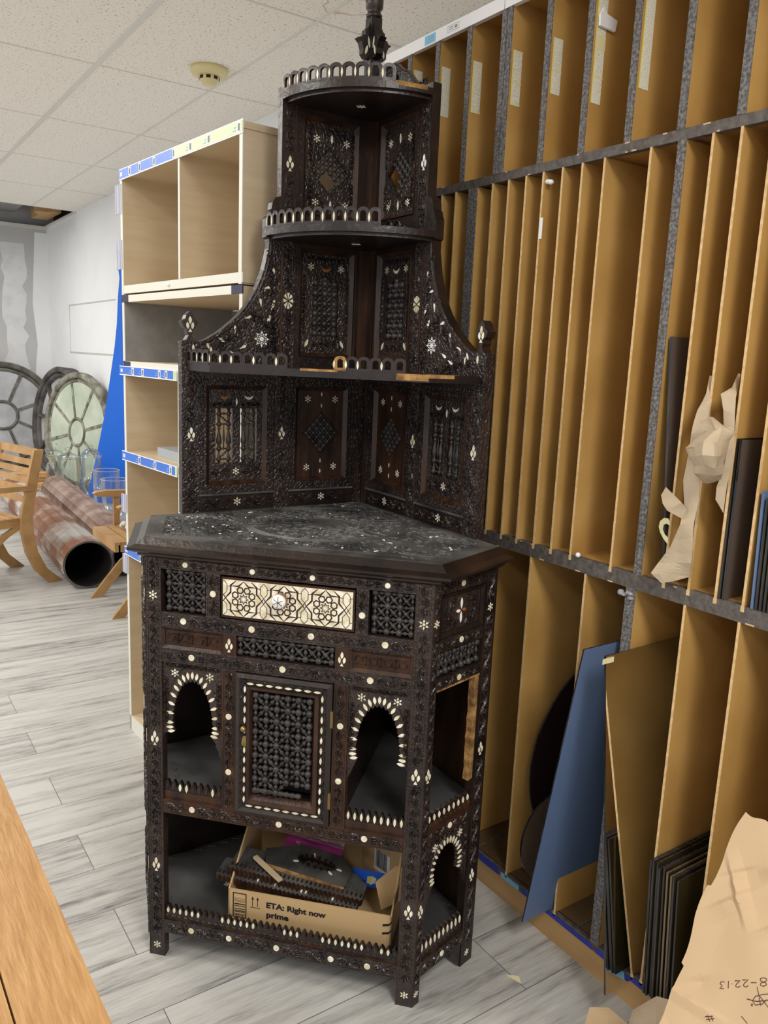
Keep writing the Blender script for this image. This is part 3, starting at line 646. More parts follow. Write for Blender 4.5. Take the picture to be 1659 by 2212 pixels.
for k in range(6):
    t=PI/6+k*PI/3
    for dt in (-.10,.10):
        wt.ribbon(FP,[(mc[0]+r_*math.cos(t+dt*(1.6-r_*4)),mc[1]+r_*math.sin(t+dt*(1.6-r_*4))) for r_ in (.065,.11,.155,.198)],.0045,.0024,DUST)
    wt.vine(FP,mc[0]+.17*math.cos(t+.28),mc[1]+.17*math.sin(t+.28),mc[0]+.17*math.cos(t+.78),mc[1]+.17*math.sin(t+.78),.035,DUST)
    for rr in (.09,.115,.142): wt.vine(FP,mc[0]+rr*math.cos(t+.22),mc[1]+rr*math.sin(t+.22),mc[0]+rr*math.cos(t+.84),mc[1]+rr*math.sin(t+.84),.026,DUST)
E_=[(-.318,.048),(.318,.048),(.405,.232),(.0,.655),(-.405,.232)]
for i in range(5):
    p,q=E_[i],E_[(i+1)%5]; wt.ribbon(FP,[p,q],.002,.0012,DUST)
    n=int(math.hypot(q[0]-p[0],q[1]-p[1])/.0075)
    for k in range(n):
        f=(k+.5)/n; wt.leaf(FP,p[0]+(q[0]-p[0])*f,p[1]+(q[1]-p[1])*f+.004,.006,.005,0,0,DUST,.0018)
for q in (-1,1):
    for R in (.10,.112):
        for (cx,cy) in ((q*.31,.17),):
            pts=[(cx+R*math.cos(t),cy+R*math.sin(t)) for t in [2*PI*i/48 for i in range(48)]]
            run=[]
            for p in pts+pts[:1]:
                if inpoly(*p,E_) and math.hypot(p[0]-mc[0],p[1]-mc[1])>.215: run.append(p)
                else:
                    if len(run)>2: wt.ribbon(FP,run,.0035,.0018,DUST)
                    run=[]
            if len(run)>2: wt.ribbon(FP,run,.0035,.0018,DUST)
rnd=random.Random(11)
for k in range(1500):
    x=rnd.uniform(-.41,.41); y=rnd.uniform(.05,.63); d=math.hypot(x,y-mc[1])
    if not inpoly(x,y,E_) or d<.07 or .19<d<.217: continue
    t0=rnd.uniform(0,6.28); R=rnd.uniform(.006,.013)
    if rnd.random()<.55: wt.ribbon(FP,[(x+R*math.cos(t0+i*.45),y+R*math.sin(t0+i*.45)) for i in range(rnd.choice((5,8)))],.0036,.0024,DUST)
    else: wt.leaf(FP,x,y,R*1.5,R*.6,t0,0,DUST,.0024)
for k in range(70):
    x=rnd.uniform(-.4,.4); y=rnd.uniform(.06,.6)
    if inpoly(x,y,E_) and math.hypot(x,y-mc[1])>.06: wt.leaf(FP,x,y,rnd.uniform(.006,.015),.0035,rnd.choice((0,PI/2,.8,-.8)),.0012,PEARLW,.0012)
wt.build('worktop',cab)
# ================================================================== hutch (upper tiers)
TH=.026
def inset_with_holes(F,rect,holes,n0,n1,m): 
    mb=MB(); mb.prism(F,[(rect[0],rect[1]),(rect[2],rect[1]),(rect[2],rect[3]),(rect[0],rect[3])],n0,n1,m,holes=holes); return mb
def rrect(a0,b0,a1,b1): return [(a0,b0),(a1,b0),(a1,b1),(a0,b1)]
for q in (-1,1):
    F=BACK(q)
    # --- tier A: four panels over the worktop
    def R4(name,rc,**k):
        mb=MB(); mb.box(F,rc[0],rc[2],rc[1],rc[3],-TH,0,CW); return mb
    mb=R4('s',(.500,1.078,.546,1.525)); mb.vine(F,.523,1.083,.523,1.262,.034,n0=0); mb.vine(F,.523,1.312,.523,1.440,.034); mb.tulip(F,.521,1.288,.040)
    mb.leaf(F,.515,1.508,.022,.007,PI/2)
    mb.prism(F,[(.500,1.525),(.512,1.528),(.519,1.540),(.515,1.546),(.515,1.556),(.508,1.560),(.502,1.574),(.510,1.580),(.513,1.590),(.523,1.600),(.533,1.590),(.536,1.580),(.546,1.574),(.540,1.560),(.531,1.556),(.531,1.546),(.527,1.540),(.534,1.528),(.546,1.525)],-TH,0,DW)
    mb.tulip(F,.523,1.568,.042,m=PEARL); mb.build('side_stile',cab)
    mb=R4('s',(.240,1.078,.284,1.458)); mb.vine(F,.262,1.083,.262,1.264,.030); mb.vine(F,.262,1.312,.262,1.45,.030); mb.tulip(F,.262,1.288,.038); mb.build('side_stile',cab)
    mb=R4('s',(.0,1.078,.030,1.458)); mb.box(F,.012,.016,1.08,1.458,0,.004,RW); mb.build('corner_stile',cab)
    for a0,a1,c in ((.284,.500,.392),(.030,.240,.133)):
        mb=MB(); mb.box(F,a0,a1,1.078,1.127,-TH,-.001,DW); mb.box(F,a0,a1,1.122,1.127,-.001,.004,DUST); mb.vine(F,a0+.004,1.100,c-.014,1.100,.036,n0=-.001); mb.vine(F,c+.014,1.100,a1-.004,1.100,.036,n0=-.001); mb.star(F,c,1.102,.0125,n0=-.001); mb.build('base_rail',cab)
        mb=MB(); mb.box(F,a0,a1,1.438,1.458,-TH,-.002,DW); mb.build('top_rail',cab)
        # carved border
        mb=MB(); mb.frame(F,(a0,1.127,a1,1.438),(a0+.022,1.150,a1-.022,1.414),-TH,-.006,CW); z=-.006
        mb.zig(F,a0+.010,1.14,a0+.010,1.428,.012,n0=z); mb.zig(F,a1-.010,1.14,a1-.010,1.428,.012,n0=z); mb.zig(F,a0+.014,1.1385,a1-.014,1.1385,.014,n0=z); mb.zig(F,a0+.014,1.426,a1-.014,1.426,.012,n0=z)
        mb.frame(F,(a0+.022,1.150,a1-.022,1.414),(a0+.032,1.160,a1-.032,1.404),-TH,-.002,RW,-.012); mb.build('panel_frame',cab)
        rc=(a0+.032,1.160,a1-.032,1.404)
        if a0>.2:
            w1=(.332,1.208,.380,1.354); w2=(.402,1.208,.450,1.354)
            mb=inset_with_holes(F,rc,[rrect(*w1),rrect(*w2)],-.022,-.012,CW)
            for x,mm in ((.356,PEARL if q<0 else PEARL),(.426,AMBER if q<0 else PEARL)): mb.moon(F,x,1.390,.0125,mm,-.012)
            mb.leaf(F,.391,1.372,.022,.006,PI/2,-.012); mb.star(F,.392,1.184,.0115,n0=-.012)
            mb.vine(F,rc[0]+.004,1.184,.376,1.184,.030,n0=-.012); mb.vine(F,.408,1.184,rc[2]-.004,1.184,.030,n0=-.012)
            mb.vine(F,rc[0]+.005,1.365,.38,1.365,.014,n0=-.012);mb.vine(F,.402,1.365,rc[2]-.005,1.365,.014,n0=-.012)
            mb.build('inset_panel',cab)
            for w in (w1,w2):
                g=MB(); n=-.016
                for x in (w[0]+.0105,w[2]-.0105):
                    rb=.0075
                    for z0 in (w[1]+.010,w[1]+.038,w[3]-.042,w[3]-.014): g.ball(F(x,z0,n),rb,BW,9,6)
                    seg=[(0,.003),(.12,.003),(.16,.0058),(.22,.003),(.30,.003),(.62,.0075),(.76,.0075),(.86,.0035),(.93,.0058),(1,.003)]
                    g.rod(F(x,w[3]-.042,n),F(x,w[1]+.038,n),seg,BW,9)
                    g.rod(F(x,w[1],n),F(x,w[1]+.04,n),[(0,.003),(.5,.0045),(.55,.003),(1,.003)],BW); g.rod(F(x,w[3]-.042,n),F(x,w[3],n),[(0,.003),(.5,.005),(.55,.003),(1,.006)],BW)
                x0,x1=w[0]+.0105,w[2]-.0105; xm=(x0+x1)/2
                for z0 in (w[1]+.010,w[1]+.038,w[3]-.042,w[3]-.014): g.rod(F(x0,z0,n),F(x1,z0,n),[(0,.003),(.4,.0022),(.5,.0045),(.6,.0022),(1,.003)],BW)
                g.rod(F(xm,w[3]-.042,n),F(xm,w[1]+.038,n),[(0,.0015),(.2,.0015),(.6,.0035),(.8,.0015),(1,.0015)],BW)
                g.rod(F(x0,w[3]-.04,n),F(x1,w[3]-.016,n),[(0,.002),(.3,.002),(.4,.004),(.5,.0018),(.6,.004),(.7,.002),(1,.002)],BW)
                g.rod(F(x0,w[1]+.036,n),F(x1,w[1]+.012,n),[(0,.002),(.3,.002),(.4,.004),(.5,.0018),(.6,.004),(.7,.002),(1,.002)],BW)
                g.build('spindle_grille',cab)
        else:
            dd=[(c-.052,1.285),(c,1.232),(c+.052,1.285),(c,1.339)]
            mb=MB(); mb.prism(F,rrect(*rc),-.022,-.012,RW,holes=[dd])
            for x in (c-.044,c+.044):
                for z0 in (1.381,1.187): mb.star(F,x,z0,.0115,n0=-.012)
            for z0 in (1.395,1.363,1.205,1.175): mb.leaf(F,c,z0,.0135,.0042,PI/2,-.012)
            mb.ribbon(F,[(c-.058,1.285),(c,1.226),(c+.058,1.285),(c,1.345)],.003,.002,RW,-.012,True)
            for k in range(5):
                o_=.008+k*.011
                for sa in (-1,1):
                    for sb in (-1,1):
                        mb.ribbon(F,[(c+sa*min(.07,.055+o_*.8),1.285+sb*max(0,(.055+o_*.8-.07))),(c+sa*.012,1.285+sb*(.045+o_))],.0018,.0011,RW,-.012)
            mb.build('inset_panel',cab)
            g=MB(); 
            import itertools
            nn=5
            for i in range(nn):
                for j in range(nn):
                    u_=(i-(nn-1)/2)*.0205; v_=(j-(nn-1)/2)*.0205
                    p=(c+(u_-v_)*.56,1.285+(u_+v_)*.60)
                    g.ball(F(*p,-.014),.0072,BW,8,5)
                    if i<nn-1: g.rod(F(*p,-.014),F(p[0]+.0205*.56,p[1]+.0205*.6,-.014),[(0,.0035),(.3,.003),(.5,.0052),(.7,.003),(1,.0035)],BW,6)
                    if j<nn-1: g.rod(F(*p,-.014),F(p[0]-.0205*.56,p[1]+.0205*.6,-.014),[(0,.0035),(.3,.003),(.5,.0052),(.7,.003),(1,.0035)],BW,6)
                    if i<nn-1 and j<nn-1: g.ball(F(p[0],p[1]+.0123,-.016),.005,BW,7,4)
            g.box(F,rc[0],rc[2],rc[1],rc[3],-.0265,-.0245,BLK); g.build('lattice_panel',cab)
    # --- tier B: curved side wings, z 1.458 .. 1.80
    cur=[(.500,1.525),(.486,1.529),(.452,1.549),(.430,1.565),(.398,1.592),(.375,1.618),(.359,1.640),(.343,1.668),(.332,1.693),(.322,1.720),(.316,1.745),(.309,1.775),(.309,1.80)]
    mb=MB(); mb.prism(F,[(.500,1.458)]+cur+[(.232,1.80),(.232,1.458)],-TH,0,CW,side=DW)
    # raised rim along the curve
    mb.ribbon(F,[(a-.006,b-.006) for a,b in cur],.005,.003,DW)
    mb.box(F,.268,.274,1.47,1.80,0,.002,RW); mb.vine(F,.250,1.48,.250,1.622,.026); mb.vine(F,.250,1.668,.250,1.79,.026)
    pet=[(.250+.0085*math.cos(t),1.645+.0145*math.sin(t),t) for t in [PI/2+k*PI/4 for k in range(8)]]
    for k in range(8):
        t=PI/2+k*PI/4; P=[(.250+.002*math.cos(t),1.645+.003*math.sin(t))]+[(.250+.0145*math.cos(t+d)*(1 if d else 1.0),1.645+.0215*math.sin(t+d)) for d in (-.26,0,.26)]
        mb.cap(F,P,0,.0014,PEARL)
    mb.bigstar(F,.326,1.540,.0225)
    for (x,z0,l,w,an) in ((.294,1.714,.026,.008,PI/2),(.312,1.674,.022,.009,.25),(.330,1.634,.024,.008,PI/2+.15),(.294,1.632,.034,.009,PI/2-.35),(.306,1.592,.028,.009,PI/2-.35),(.365,1.594,.026,.010,.3),(.402,1.560,.024,.008,PI/2),(.440,1.533,.022,.009,-.6),(.476,1.516,.020,.007,-1.2),(.380,1.516,.024,.009,-.5 if q>0 else .45),(.408,1.500,.024,.009,-.5),(.468,1.505,.020,.007,PI/2)):
        (mb.drop if l<.027 and w>.0075 else mb.leaf)(F,x,z0,l,w,PI-an if q<0 else an,0,AMBER if (q>0 and x==.440 and False) else (PEARLW if q>0 else PEARL))
    for (p0,p1) in (((.285,1.475),(.300,1.60)),((.290,1.50),(.305,1.77)),((.345,1.475),(.49,1.50)),((.34,1.60),(.45,1.515)),((.285,1.56),(.36,1.61))): mb.vine(F,*p0,*p1,.026)
    mb.build('wing_bracket',cab)
    # inner framed panel with round-headed lattice
    mb=MB(); mb.frame(F,(.030,1.458,.232,1.80),(.048,1.500,.214,1.785),-TH,-.003,DW); mb.zig(F,.04,1.485,.22,1.485,.018,n0=-.003); mb.zig(F,.223,1.51,.223,1.78,.012,n0=-.003)
    mb.box(F,.0,.030,1.458,1.80,-TH,0,RW); mb.box(F,.040,.045,1.505,1.785,-.003,.002,RW)
    mb.frame(F,(.048,1.500,.214,1.785),(.058,1.510,.204,1.776),-TH,.002,RW,-.010); mb.build('panel_frame',cab)
    c=.131; hole=[(c-.041,1.555),(c+.041,1.555),(c+.041,1.692),(c+.026,1.700),(c+.014,1.712),(c,1.722),(c-.014,1.712),(c-.026,1.700),(c-.041,1.692)]
    mb=MB(); mb.prism(F,rrect(.058,1.510,.204,1.776),-.022,-.010,CW,holes=[hole])
    for x in (c-.047,c+.047): mb.star(F,x,1.742,.0115,n0=-.010)
    mb.moon(F,c,1.745,.0145,AMBER if q<0 else PEARL,-.010)
    for sx in (-1,1): mb.leaf(F,c+sx*.056,1.536,.026,.009,PI/2+(sx*q*-1)*-.45*q,-.010)
    mb.vine(F,.064,1.56,.064,1.72,.012,n0=-.010); mb.vine(F,.198,1.56,.198,1.72,.012,n0=-.010); mb.vine(F,c-.04,1.534,c+.04,1.534,.022,n0=-.010); mb.vine(F,.075,1.765,.19,1.765,.012,n0=-.010)
    mb.build('inset_panel',cab)
    g=MB(); lattice(g,F,c-.030,1.564,c+.030,1.700,3,6,.0105,-.014,inside=lambda a,b:True); g.ball(F(c,1.712,-.014),.008,BW); g.build('lattice_panel',cab)
    # --- tier C: z 1.80 .. 2.17
    mb=MB(); pr=[(.309,1.80),(.317,1.803),(.317,1.85),(.312,1.858),(.308,1.870),(.303,1.875),(.300,1.892),(.292,1.905),(.276,1.910),(.276,2.178),(.232,2.178),(.232,1.80)]
    mb.prism(F,pr,-TH,0,DW); mb.vine(F,.254,1.84,.254,1.965,.030); mb.vine(F,.254,2.02,.254,2.13,.030); mb.tulip(F,.252,1.995,.042,m=PEARLW if q>0 else PEARL); mb.box(F,.236,.239,1.84,2.16,0,.003,RW); mb.build('side_stile',cab)
    mb=MB(); mb.frame(F,(.022,1.825,.232,2.15),(.046,1.875,.213,2.122),-TH,-.002,DW); mb.zig(F,.222,1.89,.222,2.12,.012,n0=-.002); mb.box(F,0,.022,1.80,2.165,-TH,0,RW); mb.box(F,.0,.232,2.122,2.165,-TH,-.001,DW)
    mb.frame(F,(.046,1.875,.213,2.122),(.056,1.885,.202,2.112),-TH,.003,RW,-.010); mb.build('panel_frame',cab)
    c=.124; dd=[(c-.058,1.992),(c-.002,1.932),(c+.060,1.992),(c+.002,2.050)]
    mb=MB(); mb.prism(F,rrect(.056,1.885,.202,2.112),-.022,-.010,CW,holes=[dd])
    for x in (c-.046,c+.046):
        for z0 in (2.072,1.911): mb.star(F,x,z0,.0118,n0=-.010)
    for z0 in (2.077,1.908): mb.leaf(F,c,z0,.026,.007,PI/2,-.010)
    mb.ribbon(F,[(c-.064,1.992),(c-.002,1.926),(c+.066,1.992),(c+.002,2.056)],.003,.002,CW,-.010,True)
    for sx in (-1,1): mb.vine(F,c+sx*.064,1.90,c+sx*.064,1.97,.014,n0=-.010); mb.vine(F,c+sx*.064,2.01,c+sx*.064,2.10,.014,n0=-.010); mb.vine(F,c+sx*.05,1.935,c+sx*.022,1.90,.02,n0=-.010)
    mb.build('inset_panel',cab)
    g=MB(); nn=5; u0=V3((.0140,.0125)+(0,)) ; 
    for i in range(nn):
        for j in range(nn):
            if q<0 and i>=1 and i<=2 and j<=1: continue
            if q>0 and (i+j<3 and j>i): continue
            if q>0 and i<=1 and j>=2: continue
            p=(c-.0+(i-j)*.0125,1.991+(i+j-4)*.0120)
            g.ball(F(*p,-.014),.0074,BW,8,5)
            if i<nn-1 and not(q<0 and i in(0,) and j<=1): g.rod(F(*p,-.014),F(p[0]+.0125,p[1]+.012,-.014),[(0,.0035),(.3,.003),(.5,.0052),(.7,.003),(1,.0035)],BW,6)
            if j<nn-1: g.rod(F(*p,-.014),F(p[0]-.0125,p[1]+.012,-.014),[(0,.0035),(.3,.003),(.5,.0052),(.7,.003),(1,.0035)],BW,6)
    g.build('lattice_panel',cab)
# crest on the right top edge
F=BACK(1); mb=MB()
P=[(.010,2.165),(.010,2.255),(.03,2.262),(.044,2.275),(.060,2.268),(.075,2.272),(.10,2.266),(.124,2.248),(.15,2.238),(.165,2.224),(.185,2.205),(.201,2.197),(.215,2.190),(.233,2.200),(.236,2.165)]
mb.prism(F,P,-.016,-.004,CW,holes=[[(.10+.012*math.cos(t),2.222+.017*math.sin(t)) for t in [2*PI*i/12 for i in range(12)]]])
mb.ribbon(F,[(a,b-.004) for a,b in P[2:-1]],.004,.003,CW,-.004); mb.vine(F,.02,2.215,.085,2.215,.05,n0=-.004); mb.vine(F,.12,2.20,.225,2.18,.03,n0=-.004); mb.build('crest_board',cab)
# curved shelves with arcaded galleries
def arcade(path,z,n,h,skipcells=(),inlay=True,m=DW,th=.007,rawcells=(),hole=.42,seed=1):
    # path: list of (x,y); cells by arc length, thickness to the inside (toward the corner)
    d=[0]
    for i in range(1,len(path)): d.append(d[-1]+math.dist(path[i],path[i-1]))
    T=d[-1]
    def at(s,off=0):
        s=max(0,min(T,s)); i=1
        while i<len(d)-1 and d[i]<s: i+=1
        f=(s-d[i-1])/(d[i]-d[i-1]); a,b=path[i-1],path[i]; x=a[0]+(b[0]-a[0])*f; y=a[1]+(b[1]-a[1])*f
        tx,ty=(b[0]-a[0])/(d[i]-d[i-1]),(b[1]-a[1])/(d[i]-d[i-1]); return V3((x+ty*off,y-tx*off,0))
    class CF:
        def __call__(s_,a,b,nn=0): v=at(a,nn); return V3((v.x,v.y,b))
    CFR=CF(); mb=MB(); w=T/n; r=random.Random(seed)
    for i in range(n):
        if i in skipcells: continue
        s0=i*w; c=s0+w/2; mm=RAWW if i in rawcells else m
        out=[(s0,z),(s0+w*.5,z),(s0+w,z),(s0+w,z+h*.66)]+[(c+w*.5*math.cos(t),z+h*.70+h*.30*math.sin(t)) for t in [PI*k/10 for k in range(1,10)]]+[(s0,z+h*.66)]
        hw=w*hole*.62; ho=[(c-hw,z+h*.20),(c-hw,z+h*.62)]+[(c-hw*math.cos(t),z+h*.62+h*.17*math.sin(t)) for t in [PI*k/6 for k in range(1,6)]]+[(c+hw,z+h*.62),(c+hw,z+h*.20)]
        mb.prism(CFR,out,-th/2,th/2,mm,holes=[ho])
        if inlay and r.random()<.86:
            lw=.0055; lz=z+h*.42; sx=s0
            P=[(sx+lw*.5*k2,lz+t*h*.30) for t,k2 in ((-1,0),(-.4,.8),(0,1),(.4,.8),(1,0),(.4,-.8),(0,-1),(-.4,-.8))]
            for sd in (th/2,): mb.prism(CFR,P,sd-.0004,sd+.0010,PEARL)
    return mb.build('gallery_rail',cab)
def quarter(R,n=28,D=.675,e=0.0): return [(R*math.cos(t),D+R*math.sin(t)) for t in [-PI*.75+ (PI/2)*i/n for i in range(n+1)]]
for R,z0,z1,nc in ((.276,2.147,2.163,13),(.317,1.806,1.822,17)):
    pts=quarter(R); mb=MB(); mb.prism(PLAN(),[(0,.673)]+pts,z0,z1,DW); mb.prism(PLAN(),[(0,.672)]+quarter(R-.012),z0-.008,z0,DW)
    mb.star(FR((0,0,z0-.008),(1,0,0),(0,-1,0),(0,0,-1)),.0,-.53,.013,m=PEARL)
    mb.build('quarter_round_shelf',cab)
    g=arcade(quarter(R-.004),z1,nc,.040 if R<.3 else .042,skipcells=(10,11,12) if R<.3 else (12,13,14,15,16),seed=nc)
# raw break along the top shelf edge and the leftover scroll fragments
mb=MB(); q_=quarter(.277)[21:28]; q2_=quarter(.262)[21:28]; mb.prism(PLAN(),q_+q2_[::-1],2.1625,2.1650,RAWW); mb.prism(PLAN(),quarter(.2768)[22:28]+quarter(.270)[22:28][::-1],2.1545,2.1632,RAWW); mb.build('broken_edge',cab,label='raw broken edge where the top gallery has split off')
mb=MB(); Fg=BACK(1)
def arcpts(cx,cz,r,a,b,n=10,k=.0): return [(cx+(r-k*i/n)*math.cos(a+(b-a)*i/n),cz+(r-k*i/n)*math.sin(a+(b-a)*i/n)) for i in range(n+1)]
for cx,cz,r,a,b in ((.150,1.845,.020,PI,-.6),(.190,1.842,.019,PI,-1.0),(.222,1.832,.012,PI*.9,-.6)):
    P=[V3(Fg(x,z,.03)) for x,z in arcpts(cx,cz,r,a,b,12,.010)]; mb.tube(P,.0042,DW,6)
mb.box(Fg,.125,.24,1.8215,1.826,.022,.034,DW)
mb.build('scroll_fragment',cab)
# pentagon shelf of the lower tier
z1=1.470; Pn=[(-.270,.200),(.270,.200),(.376,.297),(.0,.673),(-.376,.297)]
mb=MB(); mb.prism(PLAN(),Pn,1.452,z1,DW); mb.box(FR((.192,.2,1.46),(1,0,0),(0,0,1),(0,-1,0)),.0,.075,-.005,.010,-.01,.0012,RAWW)
mb.prism(PLAN(),[(.262,.1985),(.270,.1995),(.33,.255),(.31,.26)],1.462,1.4705,RAWW); mb.box(FR((0,.2,1.46),(1,0,0),(0,0,1),(0,-1,0)),-.04,.052,.006,.0115,-.008,.0012,COPPER if False else RAWW)
mb.build('pentagon_shelf',cab)
arcade([(-.374,.297),(-.270,.203)],z1,4,.036,m=DW,seed=2,hole=.5)
for sk in (tuple(range(7,19)),tuple(range(0,11))+(17,18)): arcade([(-.270,.203),(.270,.203)],z1,19,.034,skipcells=sk,rawcells=(11,) if sk[0]==0 else (),seed=5)
# turned finial over the corner
mb=MB(); cz=2.163; Fc=FR((0,.635,0),(S2,S2,0),(-S2,S2,0),(0,0,1))
mb.box(Fc,-.016,.016,-.016,.016,cz,2.385,DW)
mb.lathe(Fc,[(.0,2.383),(.020,2.385),(.022,2.393),(.017,2.398),(.018,2.404),(.023,2.410),(.024,2.430),(.021,2.438),(.015,2.440),(.011,2.452),(.0085,2.470),(.006,2.50),(.009,2.506),(.0,2.56)],DW,20)
for k in range(4):
    ca,sa=[(1,0),(0,1),(-1,0),(0,-1)][k]
    o=Fc(0,0,0); r_=(Fc.a*ca+Fc.b*sa); tn=V3((-r_.y,r_.x,0)); Fl=FR(o,r_,(0,0,1),tn)
    P=[(.014,2.285),(.026,2.283),(.036,2.292),(.036,2.305),(.042,2.320),(.052,2.328),(.041,2.330),(.038,2.336),(.030,2.338),(.030,2.352),(.022,2.358),(.016,2.372),(.014,2.372)]
    mb.prism(Fl,P,-.010,.010,DW)
    for n_,s_ in ((.010,1),):
        mb.leaf(Fl,.026,2.302,.026,.008,PI/2+.25,n_); mb.leaf(Fl,.019,2.322,.030,.006,PI/2-.15,n_)
    Fl2=FR(o,r_,(0,0,1),-tn); mb.leaf(Fl2,.026,2.302,.026,.008,PI/2+.25,.010); mb.leaf(Fl2,.019,2.322,.030,.006,PI/2-.15,.010)
mb.build('finial',cab)
# ================================================================== SLOTTED STORAGE RACK (faces -X, front plane x=XR)
XR=1.476; XB=2.16
rack=empty('slotted_storage_rack','huge brown hardboard rack of narrow vertical slots along the right wall','storage rack',(XR,1.2,0))
Rk=FR((0,-1.2,0),(0,1,0),(0,0,1),(-1,0,0))   # a=world y, b=z, n=towards the room (local)
Y0,Y1=.25,2.24
def rp(name,*boxes,**k):
    mb=MB()
    for b in boxes: mb.box(Rk,*b)
    return mb.build(name,rack,**k)
DP=-(XB-XR)
rp('back_board',(Y0,Y1,.06,2.40,DP-.006,DP,FBOARD)); rp('top_board',(Y0,Y1,2.40,2.412,DP,0,FBOARD))
for y in (Y0,Y1): rp('end_board',(y-.006,y+.006,.06,2.40,DP,0,FBOARD))
# shelves with worn rails on their edges
def shelf(z0,z1,seed):
    mb=MB(); mb.box(Rk,Y0,Y1,z0+.008,z1,DP,-.018,FBOARD); mb.box(Rk,Y0,Y1,z0,z1,-.018,0,RAILP); r=random.Random(seed)
    for i in range(26):
        y=r.uniform(Y0,Y1); w=r.uniform(.004,.018); up=r.random()<.6
        zz=(z1-.003 if up else z0); mb.box(Rk,y,y+w,zz,zz+.003,-.001,.0007,CHIP)
    return mb.build('shelf',rack)
shelf(1.010,1.045,3); shelf(1.968,1.990,8)
mb=MB(); BB=mat('grimy_brown_board',(.085,.050,.022),.7,col2=(.15,.09,.04),scale=6); mb.box(Rk,Y0,Y1,.075,.088,DP,-.01,BB); mb.box(Rk,Y0,Y1,.066,.088,-.012,0,RAILP); 
for y in (.7,.95,1.2,1.33,1.6): mb.box(Rk,y-.003,y+.003,.088,.091,DP,-.01,RAILP)
mb.build('bottom_shelf',rack)
mb=MB(); mb.box(Rk,Y0,Y1,0,.066,-.05,.0,PLY); mb.build('plinth_board',rack,label='pine plinth board at the foot of the rack')
# blue tape along the bottom shelf edge, torn
mb=MB(); r=random.Random(5); y=Y0+.3
TB=mat('dark_blue_tape',(.02,.035,.30),.45,col2=(.03,.05,.42),scale=20)
while y<Y1-.02:
    w=r.uniform(.05,.16); mb.box(Rk,y,min(y+w,Y1),.066,.083+r.uniform(-.004,.004),.0,.0009,TB if r.random()<.8 else LBLUE); y+=w+r.uniform(0,.012)
mb.build('tape_strip',rack,label='torn dark blue tape along the plinth')
# dividers
def divider(y,z0,z1,lean=0,notch=True):
    mb=MB(); F=FR(Rk(0,0,0),(0,1,0),(0,0,1),(-1,0,0)); t=.0028
    def P(a,b,n): return F(a+lean*(b-z0),b,n)
    vs=[P(y+s*t,b,n) for n in (DP,-.0006) for b in (z0,z1) for s in (-1,1)]
    mb.add(vs,[(0,1,3,2),(4,6,7,5),(0,4,5,1),(2,3,7,6),(0,2,6,4),(1,5,7,3)],FBOARD)
    vs=[P(y+s*t,b,n) for n in (-.0006,.0005) for b in (z0,z1) for s in (-1,1)]
    mb.add(vs,[(4,6,7,5),(0,4,5,1),(2,3,7,6),(0,2,6,4),(1,5,7,3)],FEDGE)
    if notch: mb.box(F,y-.004,y+.004,z0-.012,z0+.0,-.006,.0009,FEDGE)
    return mb.build('divider',rack)
for y in (2.18,2.115,2.05,1.985,1.922,1.859,1.705,1.643,1.579,1.519,1.455,1.393,1.327,1.201,1.052,.990,.926,.864,.80,.737,.673,.61,.54,.48,.41,.34): divider(y,1.045,1.968)
for y in (2.05,1.86,1.662,1.460,1.273,.994,.867,.72,.56,.40): divider(y,.088,1.010)
# grey-edged uprights
def upright(y,w,z0,z1):
    mb=MB(); mb.box(Rk,y-w/2,y+w/2,z0,z1,DP,-.002,FBOARD); mb.box(Rk,y-w/2,y+w/2,z0,z1,-.002,.001,GREYP); return mb.build('upright',rack)
for y in (2.11,1.975,1.836,1.6985,1.678,1.5365,1.403,1.268,1.131,.996,.862,.727,.59,.45,.32): upright(y,.0185,1.990,2.40)
upright(1.785,.036,1.045,1.968); upright(1.124,.020,1.045,1.968); upright(1.137,.026,.088,1.010)
# white cap strip on the top front edge
for y0,y1 in ((1.700,Y1),(Y0,1.697)):
    mb=MB(); mb.box(Rk,y0,y1,2.384,2.416,-.01,.004,WHITE); mb.build('cap_strip',rack)
mb=MB(); mb.box(Rk,1.985,2.035,2.388,2.412,.004,.0046,LBLUE)
for k in range(3): mb.box(Rk,1.993,2.027-.004*k,2.393+.006*k,2.3945+.006*k,.0046,.0049,MATS['grey_laminate'])
mb.build('sticker',rack,label='light blue price sticker on the white cap strip')
mb=MB(); mb.box(Rk,1.875,1.935,2.390,2.412,.004,.0044,MATS['white_plastic']); mb.frame(Rk,(1.88,2.393,1.930,2.409),(1.881,2.394,1.929,2.408),.0044,.0047,GREYL); mb.box(Rk,1.888,1.900,2.397,2.405,.0044,.0047,GREYL)
for k in range(2): mb.box(Rk,1.905,1.924,2.398+.005*k,2.400+.005*k,.0044,.0047,GREYL)
mb.build('sticker',rack,label='printed white sticker on the white cap strip')
# inventory labels stuck inside the upper bays: on the +Y wall of each bay (divider face looking at the camera)
LAB=mat('printed_paper_label',(.80,.78,.66),.6,col2=(.50,.47,.38),scale=260,stretch=(1,1,3),lo=.52,hi=.6)
def label(y,z0,z1,x0=.010,w=.030,yel=()):
    # lies on the face y = const that looks towards -Y
    F=FR(Rk(y,0,0),(1,0,0),(0,0,1),(0,-1,0)); mb=MB(); mb.box(F,x0,x0+w,z0,z1,0,.0006,LAB)
    for a,b in yel: mb.box(F,x0-.001,x0+w+.001,a,b,.0005,.0009,MASK)
    mb.box(F,x0-.0015,x0+.001,z0,z1,0,.0008,YEL)
    return mb.build('paper_label',rack)
label(2.11-.0095,2.27,2.345); label(1.975-.0095,2.19,2.32); label(1.836-.0095,2.17,2.30,yel=((2.17,2.176),)); label(1.678-.0095,2.155,2.285,yel=((2.205,2.21),(2.155,2.16),(2.28,2.285)))
